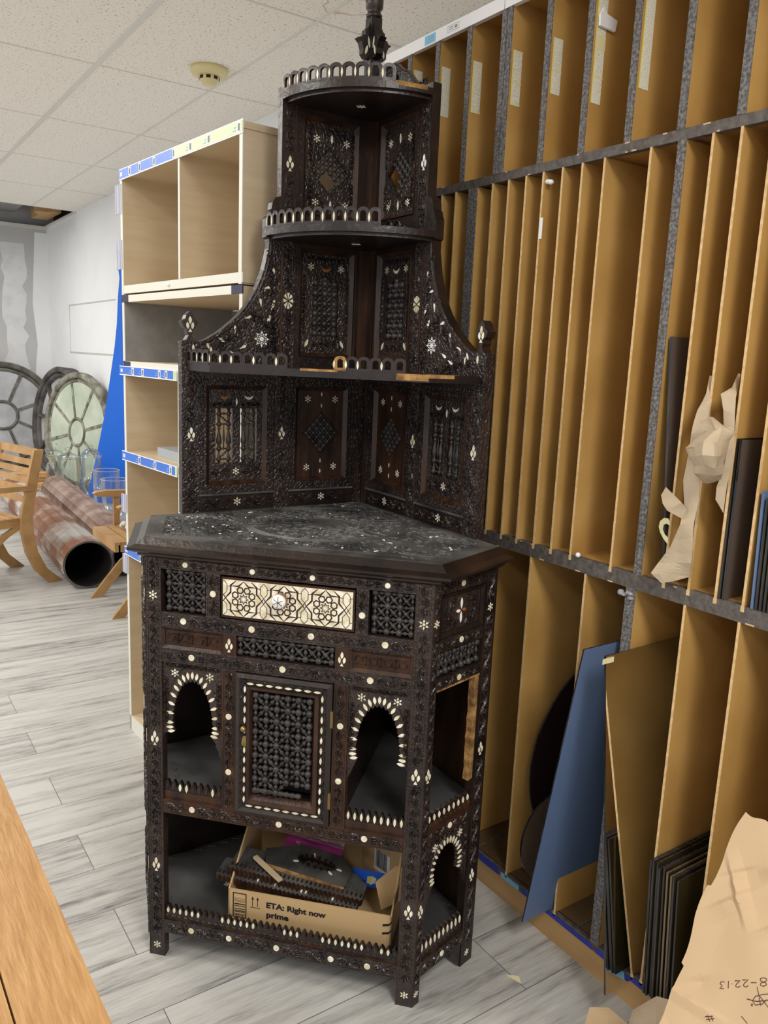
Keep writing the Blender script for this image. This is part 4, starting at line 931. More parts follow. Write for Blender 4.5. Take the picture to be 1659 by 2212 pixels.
label(1.5365-.0095,2.15,2.275,yel=((2.20,2.204),)); label(1.403-.0095,2.10,2.33,yel=((2.215,2.245),(2.155,2.16))); label(1.268-.0095,2.10,2.38,yel=((2.30,2.31),))
mb=MB(); F=FR(Rk(1.3935,2.27,-.03),(1,0,0),(0,0,1),(0,-1,0)); mb.prism(F,[(-.02,-.01),(.03,-.012),(.035,.012),(.0,.018),(-.012,.03),(-.022,.012)],.004,.010,MATS['white_plastic'])
mb.build('torn_paper_scrap',rack,label='curled white paper scrap')
mb=MB(); mb.ball(Rk(1.51,1.945,-.01),.009,MATS['white_plastic'],8,5,.7); mb.ball(Rk(1.498,1.942,-.006),.008,MATS['white_plastic'],8,5,.8); mb.build('tape_wad',rack,label='wad of white tape under the upper shelf')
mb=MB(); mb.box(Rk,1.509,1.5195,1.81,1.86,.0002,.0012,MATS['white_plastic']); mb.build('edge_tag',rack)
t=MB(); t.ball((0,0,.006),.0065,WHITE,10,6); tag(local_origin(t.build('white_ball'),(0,0,0)),'tiny white ball on the rack\'s middle shelf','ball').location=(1.474,1.300,1.0455)
t=MB(); 
r=random.Random(3)
for k in range(9): t.ball((r.uniform(-.004,.004),r.uniform(-.018,.018),r.uniform(-.012,.0)),r.uniform(.004,.009),MATS['clear_film'],7,4,.6)
o=t.build('plastic_scrap'); o.location=(1.474,1.150,.9995+.0); tag(o,'crumpled clear plastic scrap hanging under the rack\'s middle shelf','plastic scrap')
# ---------------- sheets stored in the rack
def sheet(name,label,cat,c0,size,lean,m,me,th=.004,group=None,yaw=0,grime=None):
    """upright sheet: front-bottom corner c0, size=(depth along +X, height), lean=dy per metre of height, th along y"""
    X,H=size; o=V3(c0); up=V3((0,lean,1)).normalized(); ax=V3((1,yaw,0)).normalized(); nn=V3((-yaw,1,-lean)).normalized()
    F=FR((0,0,0),ax,up,nn); mb=MB()
    vs=[F(a,b,n) for n in (0,th) for b in (0,H) for a in (0,X)]
    mb.add(vs,[(0,1,3,2),(4,6,7,5)],m); mb.add(vs,[(0,4,5,1),(2,3,7,6),(0,2,6,4),(1,5,7,3)],me)
    ob=mb.build(name); ob.location=o; tag(ob,label,cat,group); return ob
sheet('slate_blue_panel','slate blue panel leaning out of the lower rack beside the cabinet','panel',(1.372,1.285,.089),(.72,.79),-.152,BGLASS,MATS['dark_glass_edge'],.004)
sheet('tinted_glass_pane','large tinted glass pane leaning right of the slate blue panel','glass pane',(1.366,1.006,.089),(.72,.795),.118,TINT,MATS['dark_glass_edge'],.005,yaw=.012)
mb=MB(); F=FR((1.350,1.0975,.862),(1,0,0),(0,0,1),(0,-1,0)); mb.box(F,.004,.040,.0,.012,.0,.0012,MASK); tag(mb.build('masking_tape_piece'),'small piece of masking tape at the top corner of the tinted glass','tape')
# round dark discs standing behind the blue panel
def disc(name,label,c,R,m,th=.006,lean=0.04):
    F=FR((0,0,0),(1,0,0),(0,lean,1),(0,-1,lean)); mb=MB(); mb.prism(F,[(R*math.cos(t),R*math.sin(t)) for t in [2*PI*i/64 for i in range(64)]],0,th,m,side=MATS['dark_glass_edge'])
    o=mb.build(name); o.location=c; return tag(o,label,'disc')
disc('maroon_disc','large dark maroon round disc standing behind the slate blue panel',(1.80,1.415,.088+.31),.31,MAROON)
DTI=mat('dark_tinted_glass',(.14,.10,.07),.1,spec=.6)
disc('brown_glass_disc','small brown translucent disc low behind the slate blue panel',(1.575,1.385,.088+.13),.13,DTI)
# stack of glass sheets in the lower right slot
r=random.Random(9); y=.970; n=0
spec=[(.330,1.448,'dark_glass_edge'),(.333,1.447,0),(.331,1.452,0),(.322,1.449,0),(.326,1.455,0),(.318,1.458,1),(.312,1.462,1),(.314,1.460,0),(.308,1.466,0)]
lab=['outermost of the stacked glass sheets, nearest the tinted pane','second sheet in from the tinted pane side of the glass stack','third sheet from the tinted pane side of the glass stack','fourth sheet of the glass stack counted from the tinted pane','middle sheet of the thick glass stack in the lower slot','amber-edged sheet just past the middle of the glass stack','second amber-edged sheet, towards the kraft paper side of the stack','last but one sheet of the glass stack, near the kraft paper','amber-faced sheet closing the glass stack beside the kraft paper']
AE=mat('amber_glass_edge',(.10,.07,.04),.25,col2=(.20,.15,.09),scale=80,stretch=(1,1,.05))
for k,(h,x,e) in enumerate(spec):
    sheet('glass_sheet',lab[k],'glass sheet',(x,y-.0065,.0885),(.62,h),.06,DGLASS,AE if e==1 else MATS['dark_glass_edge'],.0048,'sheets of glass stacked in the lower slot'); y-=.0075
# middle row
sheet('dark_brown_board','dark brown board standing in the slot right of the grey upright','board',(1.482,1.058,1.0455),(.6,.53),.085,MATS['turned_blackwood'],MATS['dark_glass_edge'],.006)
bb=MATS['turned_blackwood']
GB=mat('smoky_brown_glass',(.10,.075,.062),.25,spec=.6)
bpy.data.objects['dark_brown_board'].data.materials[0]=GB
for k,(y,h,l) in enumerate(((.917,.330,'left of the two dark glass panes in the middle row'),(.908,.328,'right of the two dark glass panes in the middle row'))):
    sheet('dark_glass_pane',l,'glass pane',(1.478,y,1.0455),(.55,h),0.01,DGLASS if k==0 else GB,MATS['dark_glass_edge'],.005,'dark glass panes in the middle row')
for k,l in enumerate(('slate blue pane at the photo\'s right edge, leftmost of its stack','black-edged glass pane next to the slate blue one at right edge','second black-edged pane of the stack at right edge','third black-edged pane of the stack at right edge','rightmost pane of the stack at the right edge')):
    sheet('stacked_pane',l,'glass pane',(1.474,.842-.0085*k,1.0455),(.5,.235-.012*k),.03-.004*k,BGLASS if k==0 else DGLASS,BGLASS if k==0 else MATS['dark_glass_edge'],.005,'panes stacked at the right edge, middle row')
# ---------------- kraft paper
def crumple(name,label,pts,faces_u,faces_v,seed,amp,m,mat2=None,sub=6,depth=None):
    """bilinear/loft sheet through a grid of control points [rows][cols] with folded noise"""
    r=random.Random(seed); from mathutils import noise
    rows=len(pts); cols=len(pts[0]); nu=(cols-1)*sub; nv=(rows-1)*sub; vs=[]
    for j in range(nv+1):
        for i in range(nu+1):
            fv=j/sub; fu=i/sub; j0=min(int(fv),rows-2); i0=min(int(fu),cols-2); tv=fv-j0; tu=fu-i0
            p=(V3(pts[j0][i0])*(1-tu)+V3(pts[j0][i0+1])*tu)*(1-tv)+(V3(pts[j0+1][i0])*(1-tu)+V3(pts[j0+1][i0+1])*tu)*tv
            q=p*9+V3((seed,0,0)); d=abs(noise.noise(q))*1.6+abs(noise.noise(q*2.3))*.7-.5
            e=min(1,min(i,nu-i,j,nv-j)/2+.35)
            vs.append(p+V3((-amp*d*e,amp*.4*noise.noise(q+V3((5,5,5))),amp*.3*noise.noise(q+V3((9,1,4))))))
    fs=[(j*(nu+1)+i,j*(nu+1)+i+1,(j+1)*(nu+1)+i+1,(j+1)*(nu+1)+i) for j in range(nv) for i in range(nu)]
    mb=MB(); mb.add(vs,fs,m); o=mb.build(name); md=o.modifiers.new('s','SOLIDIFY'); md.thickness=.0006
    return tag(o,label,'paper')
crumple('hanging_kraft_paper','long strip of grey-brown kraft paper hanging from the middle slots down to the shelf',
 [[(1.500,1.014,1.497),(1.500,1.007,1.494)],[(1.470,0.998,1.461),(1.480,0.993,1.462)],[(1.450,0.999,1.425),(1.470,0.984,1.427)],[(1.440,0.999,1.376),(1.460,0.983,1.394)],[(1.440,1.004,1.325),(1.450,0.980,1.328)],[(1.430,1.002,1.281),(1.440,0.969,1.285)],[(1.430,0.993,1.237),(1.440,0.966,1.241)],[(1.430,0.996,1.191),(1.440,0.969,1.201)],[(1.440,1.019,1.139),(1.440,0.967,1.156)],[(1.450,1.051,1.095),(1.440,0.967,1.113)],[(1.445,1.063,1.068),(1.455,0.978,1.079)],[(1.450,1.038,1.051),(1.455,1.011,1.062)]],0,0,3,.008,KRAFTG,sub=4)
crumple('crumpled_kraft_wad','big crumpled wad of pale kraft paper bulging from the middle slots',
 [[(1.400,0.957,1.407),(1.390,0.929,1.420),(1.410,0.935,1.418),(1.440,0.947,1.408)],[(1.390,0.939,1.391),(1.375,0.908,1.399),(1.390,0.904,1.402),(1.420,0.889,1.392)],[(1.410,0.989,1.350),(1.370,0.924,1.374),(1.360,0.889,1.373),(1.420,0.900,1.376)],[(1.420,0.989,1.333),(1.360,0.914,1.347),(1.350,0.879,1.349),(1.420,0.905,1.351)],[(1.420,0.971,1.318),(1.370,0.913,1.329),(1.360,0.888,1.325),(1.420,0.908,1.333)],[(1.410,0.966,1.305),(1.390,0.924,1.309),(1.380,0.899,1.309),(1.420,0.908,1.310)],[(1.430,0.952,1.284),(1.420,0.935,1.286),(1.420,0.924,1.290),(1.440,0.922,1.295)]],0,0,8,.013,KRAFTG,sub=4)
crumple('twisted_kraft_strip','narrow twisted kraft strip in the slot right of the paper wad',
 [[(1.500,0.951,1.503),(1.500,0.946,1.502)],[(1.470,0.940,1.475),(1.490,0.940,1.473)],[(1.450,0.951,1.461),(1.470,0.930,1.455)],[(1.450,0.941,1.430),(1.470,0.928,1.425)],[(1.460,0.943,1.397),(1.470,0.926,1.399)],[(1.455,0.926,1.356),(1.470,0.922,1.356)],[(1.450,0.926,1.318),(1.470,0.923,1.318)],[(1.450,0.936,1.276),(1.470,0.927,1.279)],[(1.450,0.935,1.251),(1.470,0.927,1.246)],[(1.460,0.933,1.240),(1.470,0.927,1.224)]],0,0,5,.004,KRAFTG,sub=4)
crumple('kraft_flap','pale kraft flap sticking out left of the hanging strip',
 [[(1.420,1.043,1.244),(1.430,1.040,1.262)],[(1.400,1.022,1.231),(1.420,1.013,1.251)],[(1.410,1.017,1.217),(1.420,0.991,1.238)],[(1.430,0.992,1.203),(1.430,0.984,1.225)]],0,0,6,.005,KRAFTG,sub=4)
t=MB(); F=FR((0,0,0),(0,1,0),(0,0,1),(-1,0,0)); o_=[(1.040,1.185),(1.046,1.192),(1.056,1.191),(1.065,1.182),(1.067,1.170),(1.062,1.158),(1.052,1.146),(1.040,1.136)]; i_=[(1.040,1.150),(1.050,1.156),(1.056,1.166),(1.055,1.176),(1.048,1.180),(1.040,1.177)]
t.prism(F,o_+i_,-1.458,-1.4572,MASK); tag(t.build('tape_curl'),'curled loop of yellowed masking tape beside the kraft flap','tape')
# big sheet of kraft paper in the near right corner
pl=V3((1.36,.7,.695)); dn=V3((-.36,0,-.62)).normalized(); nn=V3((-.62,0,.36)).normalized()
from mathutils import noise
_r=random.Random(21); CR=[]
for k in range(60):
    cy=_r.uniform(.30,.74); cd=_r.uniform(.02,.62); an=_r.choice((.55,.7,.9,2.3,1.1,.3))+_r.uniform(-.25,.25); CR.append((cy,cd,math.cos(an),math.sin(an),_r.uniform(.03,.11),_r.uniform(.014,.028),_r.uniform(.007,.014)*_r.choice((1,1,-.7))))
def bump(y,d):
    q=V3((y*5,d*5,3.3)); v=.012*noise.noise(q)+.004*noise.noise(q*2.7)
    for cy,cd,c,s,l,w,h in CR:
        a_=(y-cy)*c+(d-cd)*s; b_=-(y-cy)*s+(d-cd)*c
        if abs(a_)<l and abs(b_)<w*2:
            t=1-abs(a_)/l; v+=h*t*(max(0,1-abs(b_)/w) if b_>0 else max(0,1-abs(b_)/(w*.35)))
    e=min(1,max(0,(.745-y)/.05)); return v*(.25+.75*e)
def onsheet(y,d,n=0): return pl+V3((0,y-.7,0))+dn*d+nn*(bump(y,d)+n)
vs=[];NU,NV=170,240
for j in range(NV+1):
    for i in range(NU+1):
        d=.72*j/NV; yl=.737+.007*math.sin(d*13)+.003*math.sin(d*41)+(.006 if .15<d<.30 else 0)
        vs.append(onsheet(yl+(.26-yl)*i/NU,d+.003*math.sin(i*.35)*(1 if j==0 else 0)))
t=MB(); t.add(vs,[(j*(NU+1)+i,j*(NU+1)+i+1,(j+1)*(NU+1)+i+1,(j+1)*(NU+1)+i) for j in range(NV) for i in range(NU)],MATS['kraft_paper'])
big=t.build('large_kraft_sheet'); big.modifiers.new('s','SOLIDIFY').thickness=.0006
tag(big,'large creased kraft paper sheet with marker notes, near right corner','paper')
# ================================================================== BIRCH SHELF UNIT behind the cabinet
un=empty('birch_shelf_unit','tall birch laminate retail shelf unit with blue price strips behind the carved cabinet','shelf unit',(.958,2.134,0),math.atan2(.896,-.069)-PI/2)
# local: y runs along the front (away from the camera), x into the unit
UL=.90; UD=.44
UF=FR((0,0,0),(0,1,0),(0,0,1),(-1,0,0))   # a along front, b up, n out
def ubox(name,*boxes,**k):
    mb=MB()
    for b in boxes: mb.box(UF,*b)
    return mb.build(name,un,**k)
T=.018
for a in (0,UL-T):
    ubox('side_panel',(a,a+T,.0,1.685,-UD,-.0015,BIRCH),(a,a+T,0,1.685,-.0015,0,CREAM)); ubox('side_panel',(a+ (.004 if a==0 else -.002),a+T+(.004 if a==0 else -.002),1.69,2.095,-UD,-.0015,BIRCH),(a+(.004 if a==0 else -.002),a+T+(.004 if a==0 else -.002),1.69,2.095,-.0015,.001,CREAM))
ubox('back_panel',(T,UL-T,.06,1.43,-UD,-UD+.008,BIRCH),(T,UL-T,1.72,2.09,-UD,-UD+.008,BIRCH)); ubox('grey_back_panel',(T,UL-T,1.455,1.662,-UD,-UD+.008,GREYL),(UL-T-.003,UL-T,1.456,1.663,-UD+.008,-.002,GREYL),(T,T+.003,1.456,1.663,-UD+.008,-.002,GREYL),label='grey laminate lining of the middle compartment')
for z0,z1 in ((2.095,2.113),(1.694,1.722),(1.664,1.688),(1.430,1.455),(1.100,1.120),(.735,.755),(.0,.06)):
    ubox('shelf',(0 if z0 in (2.095,1.694) else T,UL if z0 in (2.095,1.694) else UL-T,z0,z1,-UD,-.0015,BIRCH),(0,UL,z0,z1,-.0015,.0,CREAM))
ubox('divider',(.405,.417,1.72,2.095,-UD,-.0015,BIRCH),(.405,.417,1.72,2.095,-.0015,0,CREAM)); ubox('divider',(.415,.427,.06,1.43,-UD,-.0015,BIRCH),(.415,.427,.06,1.43,-.0015,0,CREAM))
for a,z in ((-.002,1.664),(UL-.06,1.664),(UL-.07,1.430)): ubox('corner_tape',(a,a+.065,z,z+.024,-.002,.0012,BLACKT))
mb=MB(); mb.ball(UF(.49,1.708,.001),.007,WHITE,8,5,.8); mb.build('tack',un)
def strip(z,a0,a1,mt,h=.030,tags=(),green=None):
    mb=MB(); mb.box(UF,a0,a1,z-h,z,.0,.003,WHITE); mb.box(UF,(a0 if green is None else green),a1,z-h+.004,z-.003,.003,.0036,mt)
    if green is not None: mb.box(UF,a0,green,z-h+.004,z-.003,.003,.0036,GREEN)
    for t in tags:
        mb.box(UF,t,t+.020,z-h+.005,z-.005,.0036,.0040,WHITE)
        for k in range(4): mb.box(UF,t+.004+.0032*k,t+.0055+.0032*k,z-h+.008,z-.009,.0040,.0043,INK)
        for k in range(2): mb.box(UF,t+.026,t+.044-.006*k,z-h+.010+.008*k,z-h+.0125+.008*k,.0036,.0041,LBLUE if mt is BLUE else WHITE)
    for k in range(3): mb.box(UF,a1-.018-.007*k,a1-.013-.007*k,z-h+.011,z-.011,.0036,.0041,WHITE)
    return mb.build('price_strip',un)
strip(2.118,0,UL,BLUE,.036,(.01,.19,.31,.43,.58,.70,.79),green=.44)
strip(1.437,.43,UL+.03,BLUE,.034,(.50,.555,.70,.79),green=.455); strip(1.122,.43,UL+.02,BLUE,.036,(.47,.60,.74),green=.445); strip(.752,.30,UL+.015,BLUE,.032,(.52,.74,.62))
strip(1.437,.0,.41,BLUE,.034,(.1,.25)); 
for z0,z1,o in ((1.97,2.07,.006),(1.78,1.88,.006),(.885,.955,.0),(.645,.72,.0)):
    ubox('label_holder',(UL-.014,UL+.030+o,z0,z1,.001,.0035,CLEAR),(UL+.0,UL+.010,z0,z1,.0035,.006,CLEAR),(UL+.022+o,UL+.03+o,z0,z1,.0035,.0055,CLEAR))
t=MB(); t.box(WORLD,0,.08,0,.21,0,.032,MATS['grey_laminate']); mt2=mat('pale_blue_grey_box',(.36,.40,.44),.5); t.mats[0]=mt2; t.box(WORLD,.0,.08,-.0005,0,0,.032,BIRCH)
o=tag(t.build('flat_grey_box'),'flat pale grey-blue box lying on a shelf of the birch unit','box'); o.location=(.975,2.655,1.1205); o.rotation_euler=(0,0,.08)
# ================================================================== CARDBOARD BOX with broken pieces on the cabinet's bottom shelf
cabM=Matrix.Translation((.793,1.531,0))@Matrix.Rotation(math.radians(-46.5),4,'Z')
def cabloc(x,y,z): return cabM@V3((x,y,z))
cb_=empty('cardboard_box','open cardboard shipping box printed ETA: Right now, on the cabinet\'s bottom shelf','box',cabloc(.063,.045,.1045),math.radians(-46.5+1.0))
BW_=.415; BD_=.235; zt=.082
Fb=FR((-BW_/2,0,0),(1,0,0),(0,0,1),(0,-1,0)); tk=.004
mb=MB(); mb.box(Fb,0,BW_,0,.088,-tk,0,CARD)
mb.prism(Fb,[(0,0),(.0,.0),(.0,.0)] and [(0,0),(.001,0),(.001,.001)],-.001,0,CARD)
mb.frame(Fb,(.012,.012,.048,.080),(.0145,.0145,.0455,.0775),0,.0004,INK)
for z in (.018,.0215,.027,.030,.035,.0365,.043,.048,.050,.056,.059,.064): mb.box(Fb,.016,.044,z,z+(.0008 if int(z*1e4)%3 else .0018),0,.0004,INK)
for x in (.064,.077):
    mb.box(Fb,x-.0008,x+.0008,.050,.070,0,.0004,INK); mb.cap(Fb,[(x-.0038,.068),(x+.0038,.068),(x,.0775)],0,.0004,INK)
mb.box(Fb,.058,.084,.046,.0475,0,.0004,INK)
text_mb(mb,Fb,'ETA: Right now',.099,.053,.0210,INK,bold=.0009,sx=1.13); text_mb(mb,Fb,'prime',.100,.027,.0215,INK,bold=.0009,sx=1.13)
for z in (.058,.036): mb.prism(Fb,[(BW_-.022,z),(BW_-.006,z+.004),(BW_,z+.012),(BW_,z+.018),(BW_-.006,z+.010),(BW_-.022,z+.006)],0,.0005,INK)
mb.build('front_face',cb_)
Fl=FR((-BW_/2,0,0),(0,1,0),(0,0,1),(-1,0,0)); mb=MB(); mb.prism(Fl,[(0,0),(BD_,0),(BD_,.205),(.155,.205),(.0,.088)],-tk,0,CARD); mb.build('end_face',cb_)
Fr=FR((BW_/2,0,0),(0,1,0),(0,0,1),(1,0,0)); mb=MB(); mb.prism(Fr,[(0,0),(BD_*.62,0),(BD_*.62,.205),(.13,.200),(.07,.13),(.0,.088)],-tk,0,CARD)
for k in range(9): mb.box(Fr,.02+.012*k,.0235+.012*k,.10-.004*k,.13-.004*k,0,.0006,INK)
mb.build('end_face',cb_)
Fk=FR((-BW_/2,BD_,0),(1,0,0),(0,0,1),(0,-1,0)); mb=MB(); 
mb.prism(FR((-BW_/2,BD_,0),(1,0,0),(0,0,1),(0,-1,0)),[(0,0),(.29,0),(.29,.215),(.035,.215),(.0,.205)],0,tk,CARD)
# angled back right panel following the cabinet corner
p0=V3((-BW_/2+.29,BD_,0)); p1=V3((BW_/2,BD_*.62,0)); d_=(p1-p0).normalized(); Fq=FR(p0,d_,(0,0,1),(d_.y,-d_.x,0)); Ld=(p1-p0).length
mb.prism(Fq,[(0,0),(Ld,0),(Ld,.205),(0,.215)],0,tk,CARD)
mb.build('rear_face',cb_); mb=MB(); mb.prism(PLAN(0),[(-BW_/2,0),(BW_/2,0),(BW_/2,BD_*.62),(-BW_/2+.29,BD_),(-BW_/2,BD_)],0,.003,CARD); mb.build('bottom',cb_)
mb=MB(); Fx=FR(Fq(Ld*.33,.068,.0043),d_,(0,0,1),(d_.y,-d_.x,0))
mb.box(Fx,.0,.058,.0,.060,0,.0006,WHITE)
rr=random.Random(2); x=.006
while x<.048: w=rr.choice((.0006,.0012,.0018)); mb.box(Fx,x,x+w,.010,.060,.0006,.0009,INK); x+=w+rr.choice((.0007,.0012))
mb.build('barcode_label',cb_,label='white barcode label')
mb=MB(); Ft=FR((BW_/2-.130,.125,.068),(1,.12,.0),(0,.25,1),(0,-1,.25)); mb.prism(Ft,[(0,0),(.098,-.012),(.088,.0),(.092,.030),(.002,.040)],0,.001,BTAPE); mb.prism(Ft,[(.040,.004),(.052,.002),(.060,.006),(.056,.022),(.040,.020)],.001,.0016,YEL); mb.prism(Ft,[(.048,.0),(.060,.004),(.064,.016),(.060,.020),(.052,.014)],.0016,.0022,WHITE)
text_mb(mb,Ft,'here',.036,.0115,.0115,INK,n0=.0013,rot180=True,bold=.0003); mb.build('blue_tape_label',cb_,label='blue tape printed label, torn')
mb=MB(); mb.prism(FR((BW_/2-.040,.080,.098),(.9,.35,0),(0,.2,1),(.35,-.9,.2)),[(0,-.05),(.05,-.03),(.052,.05),(.03,.058),(-.02,.02)],0,.003,CARD); mb.build('folded_flap',cb_)
# loose broken pieces (each a thing)
def piece(name,label,L,Wd,th,loc,rot,teeth=True,rawfront=False,leaves=True,seed=1):
    mb=MB(); P=[(0,0)]; n=int(L/.0115); r=random.Random(seed)
    if teeth:
        for i in range(n):
            x=L*i/n; P+=[(x,0),(x+L/n*.5,-.006)]
        P+=[(L,0)]; P=P[1:]
    else: P=[(0,0),(L,0)]
    P+=[(L,Wd*.6),(L*.9,Wd),(0,Wd)]
    mb.prism(WORLD,P,0,th,DUST,side=RW if not rawfront else RAWW)
    if leaves:
        for i in range(n): mb.leaf(WORLD,L*(i+.5)/n,.010,.014,.0055,PI/2,th,PEARL if r.random()<.04 else RW,.0022)
        for i in range(n-2): mb.leaf(WORLD,L*(i+1)/n,.030,.02,.008,PI/2+.3,th,DUST,.0025)
    o=mb.build(name); o.matrix_world=Matrix.Translation(cabloc(*loc))@Matrix.Rotation(math.radians(-46.5),4,'Z')@Matrix.Rotation(rot[2],4,'Z')@Matrix.Rotation(rot[1],4,'Y')@Matrix.Rotation(rot[0],4,'X')
    return tag(o,label,'broken trim')
piece('broken_arch_fringe','long scalloped broken fringe piece, lower of the two sticking out left of the box',.37,.06,.016,(-.190,.070,.192),(.12,.045,-.03),seed=1)
piece('broken_arch_fringe','long scalloped broken fringe piece lying on top of the other in the cardboard box',.35,.075,.018,(-.160,.080,.210),(.14,.06,-.02),seed=4)
piece('broken_arch_fringe','dark scalloped fringe piece deep in the cardboard box, under the others',.26,.08,.012,(-.09,.115,.160),(.05,.06,-.06),seed=6)
# arch fragment with raw gold-coloured edge
mb=MB(); ho=[(.12+.045*math.cos(t),.050+.015*math.sin(t)) for t in [2*PI*i/20 for i in range(20)]]
mb.prism(WORLD,[(0,.0),(.21,0),(.215,.06),(.17,.10),(.06,.10),(-.02,.05)],0,.010,DUST,holes=[ho],side=DW)
mb.box(WORLD,.0,.21,-.0015,.0,0,.011,RAWW)
for k in range(24):
    t=2*PI*k/24; mb.leaf(WORLD,.12+.060*math.cos(t),.050+.026*math.sin(t),.016,.006,math.atan2(.5*math.sin(t),math.cos(t)),.010,DUST if k%7 else PEARL,.0022)
for k in range(16): t=2*PI*k/16; mb.box(WORLD,.12+.047*math.cos(t)-.003,.12+.047*math.cos(t)+.003,.05+.017*math.sin(t)-.003,.05+.017*math.sin(t)+.003,-.004,.016,DW)
o=mb.build('broken_arch_fragment'); o.matrix_world=Matrix.Translation(cabloc(-.070,.100,.228))@Matrix.Rotation(math.radians(-46.5-3),4,'Z')@Matrix.Rotation(.10,4,'Y')@Matrix.Rotation(.10,4,'X')
tag(o,'broken arch fragment with raw golden front edge, topmost in the cardboard box','broken trim')
mb=MB(); mb.box(WORLD,0,.105,0,.012,0,.006,CHIP); o=mb.build('bare_wood_splint'); o.matrix_world=Matrix.Translation(cabloc(-.105,.105,.240))@Matrix.Rotation(math.radians(-46.5-32),4,'Z')@Matrix.Rotation(.12,4,'Y'); tag(o,'bare light wood splint under the arch fragment in the box','wood splint')
# zip bag
mb=MB(); Fz=FR((0,0,0),(1,0,0),(0,.75,.66),(0,-.66,.75)); vs=[];nu,nv=16,8; r=random.Random(8)
for j in range(nv+1):
    for i in range(nu+1): vs.append(Fz(.155*i/nu,.085*j/nv,.004*math.sin(i*.9+j)+.003*math.sin(j*2.1+i*.3)+.002*r.random()))
q=[(j*(nu+1)+i,j*(nu+1)+i+1,(j+1)*(nu+1)+i+1,(j+1)*(nu+1)+i) for j in range(nv) for i in range(nu)]
mb.add(vs,q[:nu*4],PINK,True); mb.add(vs,q[nu*4:],FILM,True)
for b in (.040,.046): mb.box(Fz,0,.155,b,b+.0022,.004,.008,PINK)
o=mb.build('zip_bag'); o.modifiers.new('s','SOLIDIFY').thickness=.0008; o.matrix_world=Matrix.Translation(cabloc(-.055,.185,.222))@Matrix.Rotation(math.radians(-46.5-2),4,'Z')@Matrix.Rotation(.10,4,'Y')
tag(o,'crumpled clear plastic zip bag with a pink band, at the back of the box','plastic bag')
# ================================================================== FOREGROUND TABLE
tb=empty('wooden_table','orange-brown oak table cut off at the lower left corner, nearest the camera','table',(-.20,.9,0))
mb=MB(); 
def tw(x,y): return (x+.20,y-.9)
for (xa,xb,xc,xd) in ((.1205,.2105,.1965,.1165),(-.13,.1175,.1135,-.13),(-.42,-.133,-.133,-.42),(-.72,-.423,-.423,-.72)):
    mb=MB(); P=[tw(xa,.0),tw(xb,.0),tw(xc,1.45+.55),tw(xd,2.0)] if False else None
    y0,y1=-.2,1.50
    sl=(.195-.209)/(1.448-.802)
    def ex(x,y): return x+sl*(y-.802)
    a,b=(xa,xb); P=[tw(a+sl*(y0-.802),y0),tw(b+sl*(y0-.802),y0),tw(b+sl*(y1-.802),y1),tw(a+sl*(y1-.802),y1)]
    if b>.2: P=[tw(.120+sl*(y0-.802),y0),tw(.209+sl*(y0-.802),y0),tw(.209+sl*(y1-.802),y1),tw(.120+sl*(y1-.802),y1)]
    mb.prism(PLAN(),P,.722,.75,OAK); mb.build('table_board',tb)
mb=MB(); mb.box(PLAN(),-.45,.35,-1.05,.55,.64,.721,OAK); mb.build('apron',tb)
for x in (-.44,.30):
    for y in (-1.04,.50):
        mb=MB(); mb.box(PLAN(),x,x+.05,y,y+.05,0,.64,OAK); mb.build('leg',tb)
# ================================================================== CHAIRS in the background (face -X)
def teak_chair(name,label,loc,armf=.62):
    c=empty(name,label,'chair',loc)
    W_=.50
    def side(y):
        mb=MB(); F=FR((0,y,0),(1,0,0),(0,0,1),(0,-1,0))
        cl=[(.62,.0),(.52,.10),(.465,.22),(.44,.36),(.445,.46),(.47,.58),(.50,.72),(.535,.86)]; wd=[.045,.040,.038,.038,.036,.034,.032,.030]
        Lp=[(x-w,z) for (x,z),w in zip(cl,wd)]; Rp=[(x+w,z) for (x,z),w in zip(cl,wd)]
        mb.prism(F,Lp+Rp[::-1],-.013,.013,TEAK)
        for (x,z) in ((.53,.83),(.47,.585),(.445,.40)): mb.dot(F,x,z,.010,.013,TEAK)
        mb.build('rear_post',c)
        mb=MB(); cl=[(-.02,.0),(.06,.10),(.16,.22),(.30,.33),(.43,.40)]; P=[(x-.035,z+.0) for x,z in cl]+[(x+.035,z) for x,z in cl][::-1]; mb.prism(F,P,-.036 if y<W_/2 else .015,-.014 if y<W_/2 else .037,TEAK); mb.build('front_leg',c)
        mb=MB(); mb.prism(F,[(.50,.640),(.06,.655),(.0,.650),(-.02,.640),(.0,.622),(.10,.615),(.48,.612)],-.026,.022,TEAK); mb.build('armrest',c)
        mb=MB(); mb.box(F,.10,.135,.40,.62,-.012,.010,TEAK); mb.build('arm_support',c)
    side(0); side(W_)
    Fs=FR((0,0,0),(0,1,0),(0,0,1),(-1,0,0)); lean=.30
    mb=MB()
    for k in range(8): mb.box(PLAN(),.0+.055*k,.045+.055*k,.02,W_-.02,.425,.440,TEAK)
    mb.box(PLAN(),-.01,.45,.016,.045,.385,.425,TEAK); mb.box(PLAN(),-.01,.45,W_-.045,W_-.016,.385,.425,TEAK); mb.box(PLAN(),-.03,-.0,.016,W_-.016,.385,.440,TEAK); mb.build('slatted_seat',c)
    mb=MB()
    for z,h in ((.815,.05),(.755,.040),(.70,.040),(.645,.040),(.59,.040),(.53,.04)):
        x=.455+(z-.53)*.27; Fz=FR((x,0,z),(0,1,0),(.27,0,1),(-1,0,.27)); mb.box(Fz,.013,W_-.013,0,h,-.008,.008,TEAK)
    for y in (.013,W_-.047): mb.box(FR((.455,0,.53),(0,1,0),(.27,0,1),(-1,0,.27)),y,y+.034,0,.34,-.010,.006,TEAK)
    mb.build('slatted_back',c)
    return c
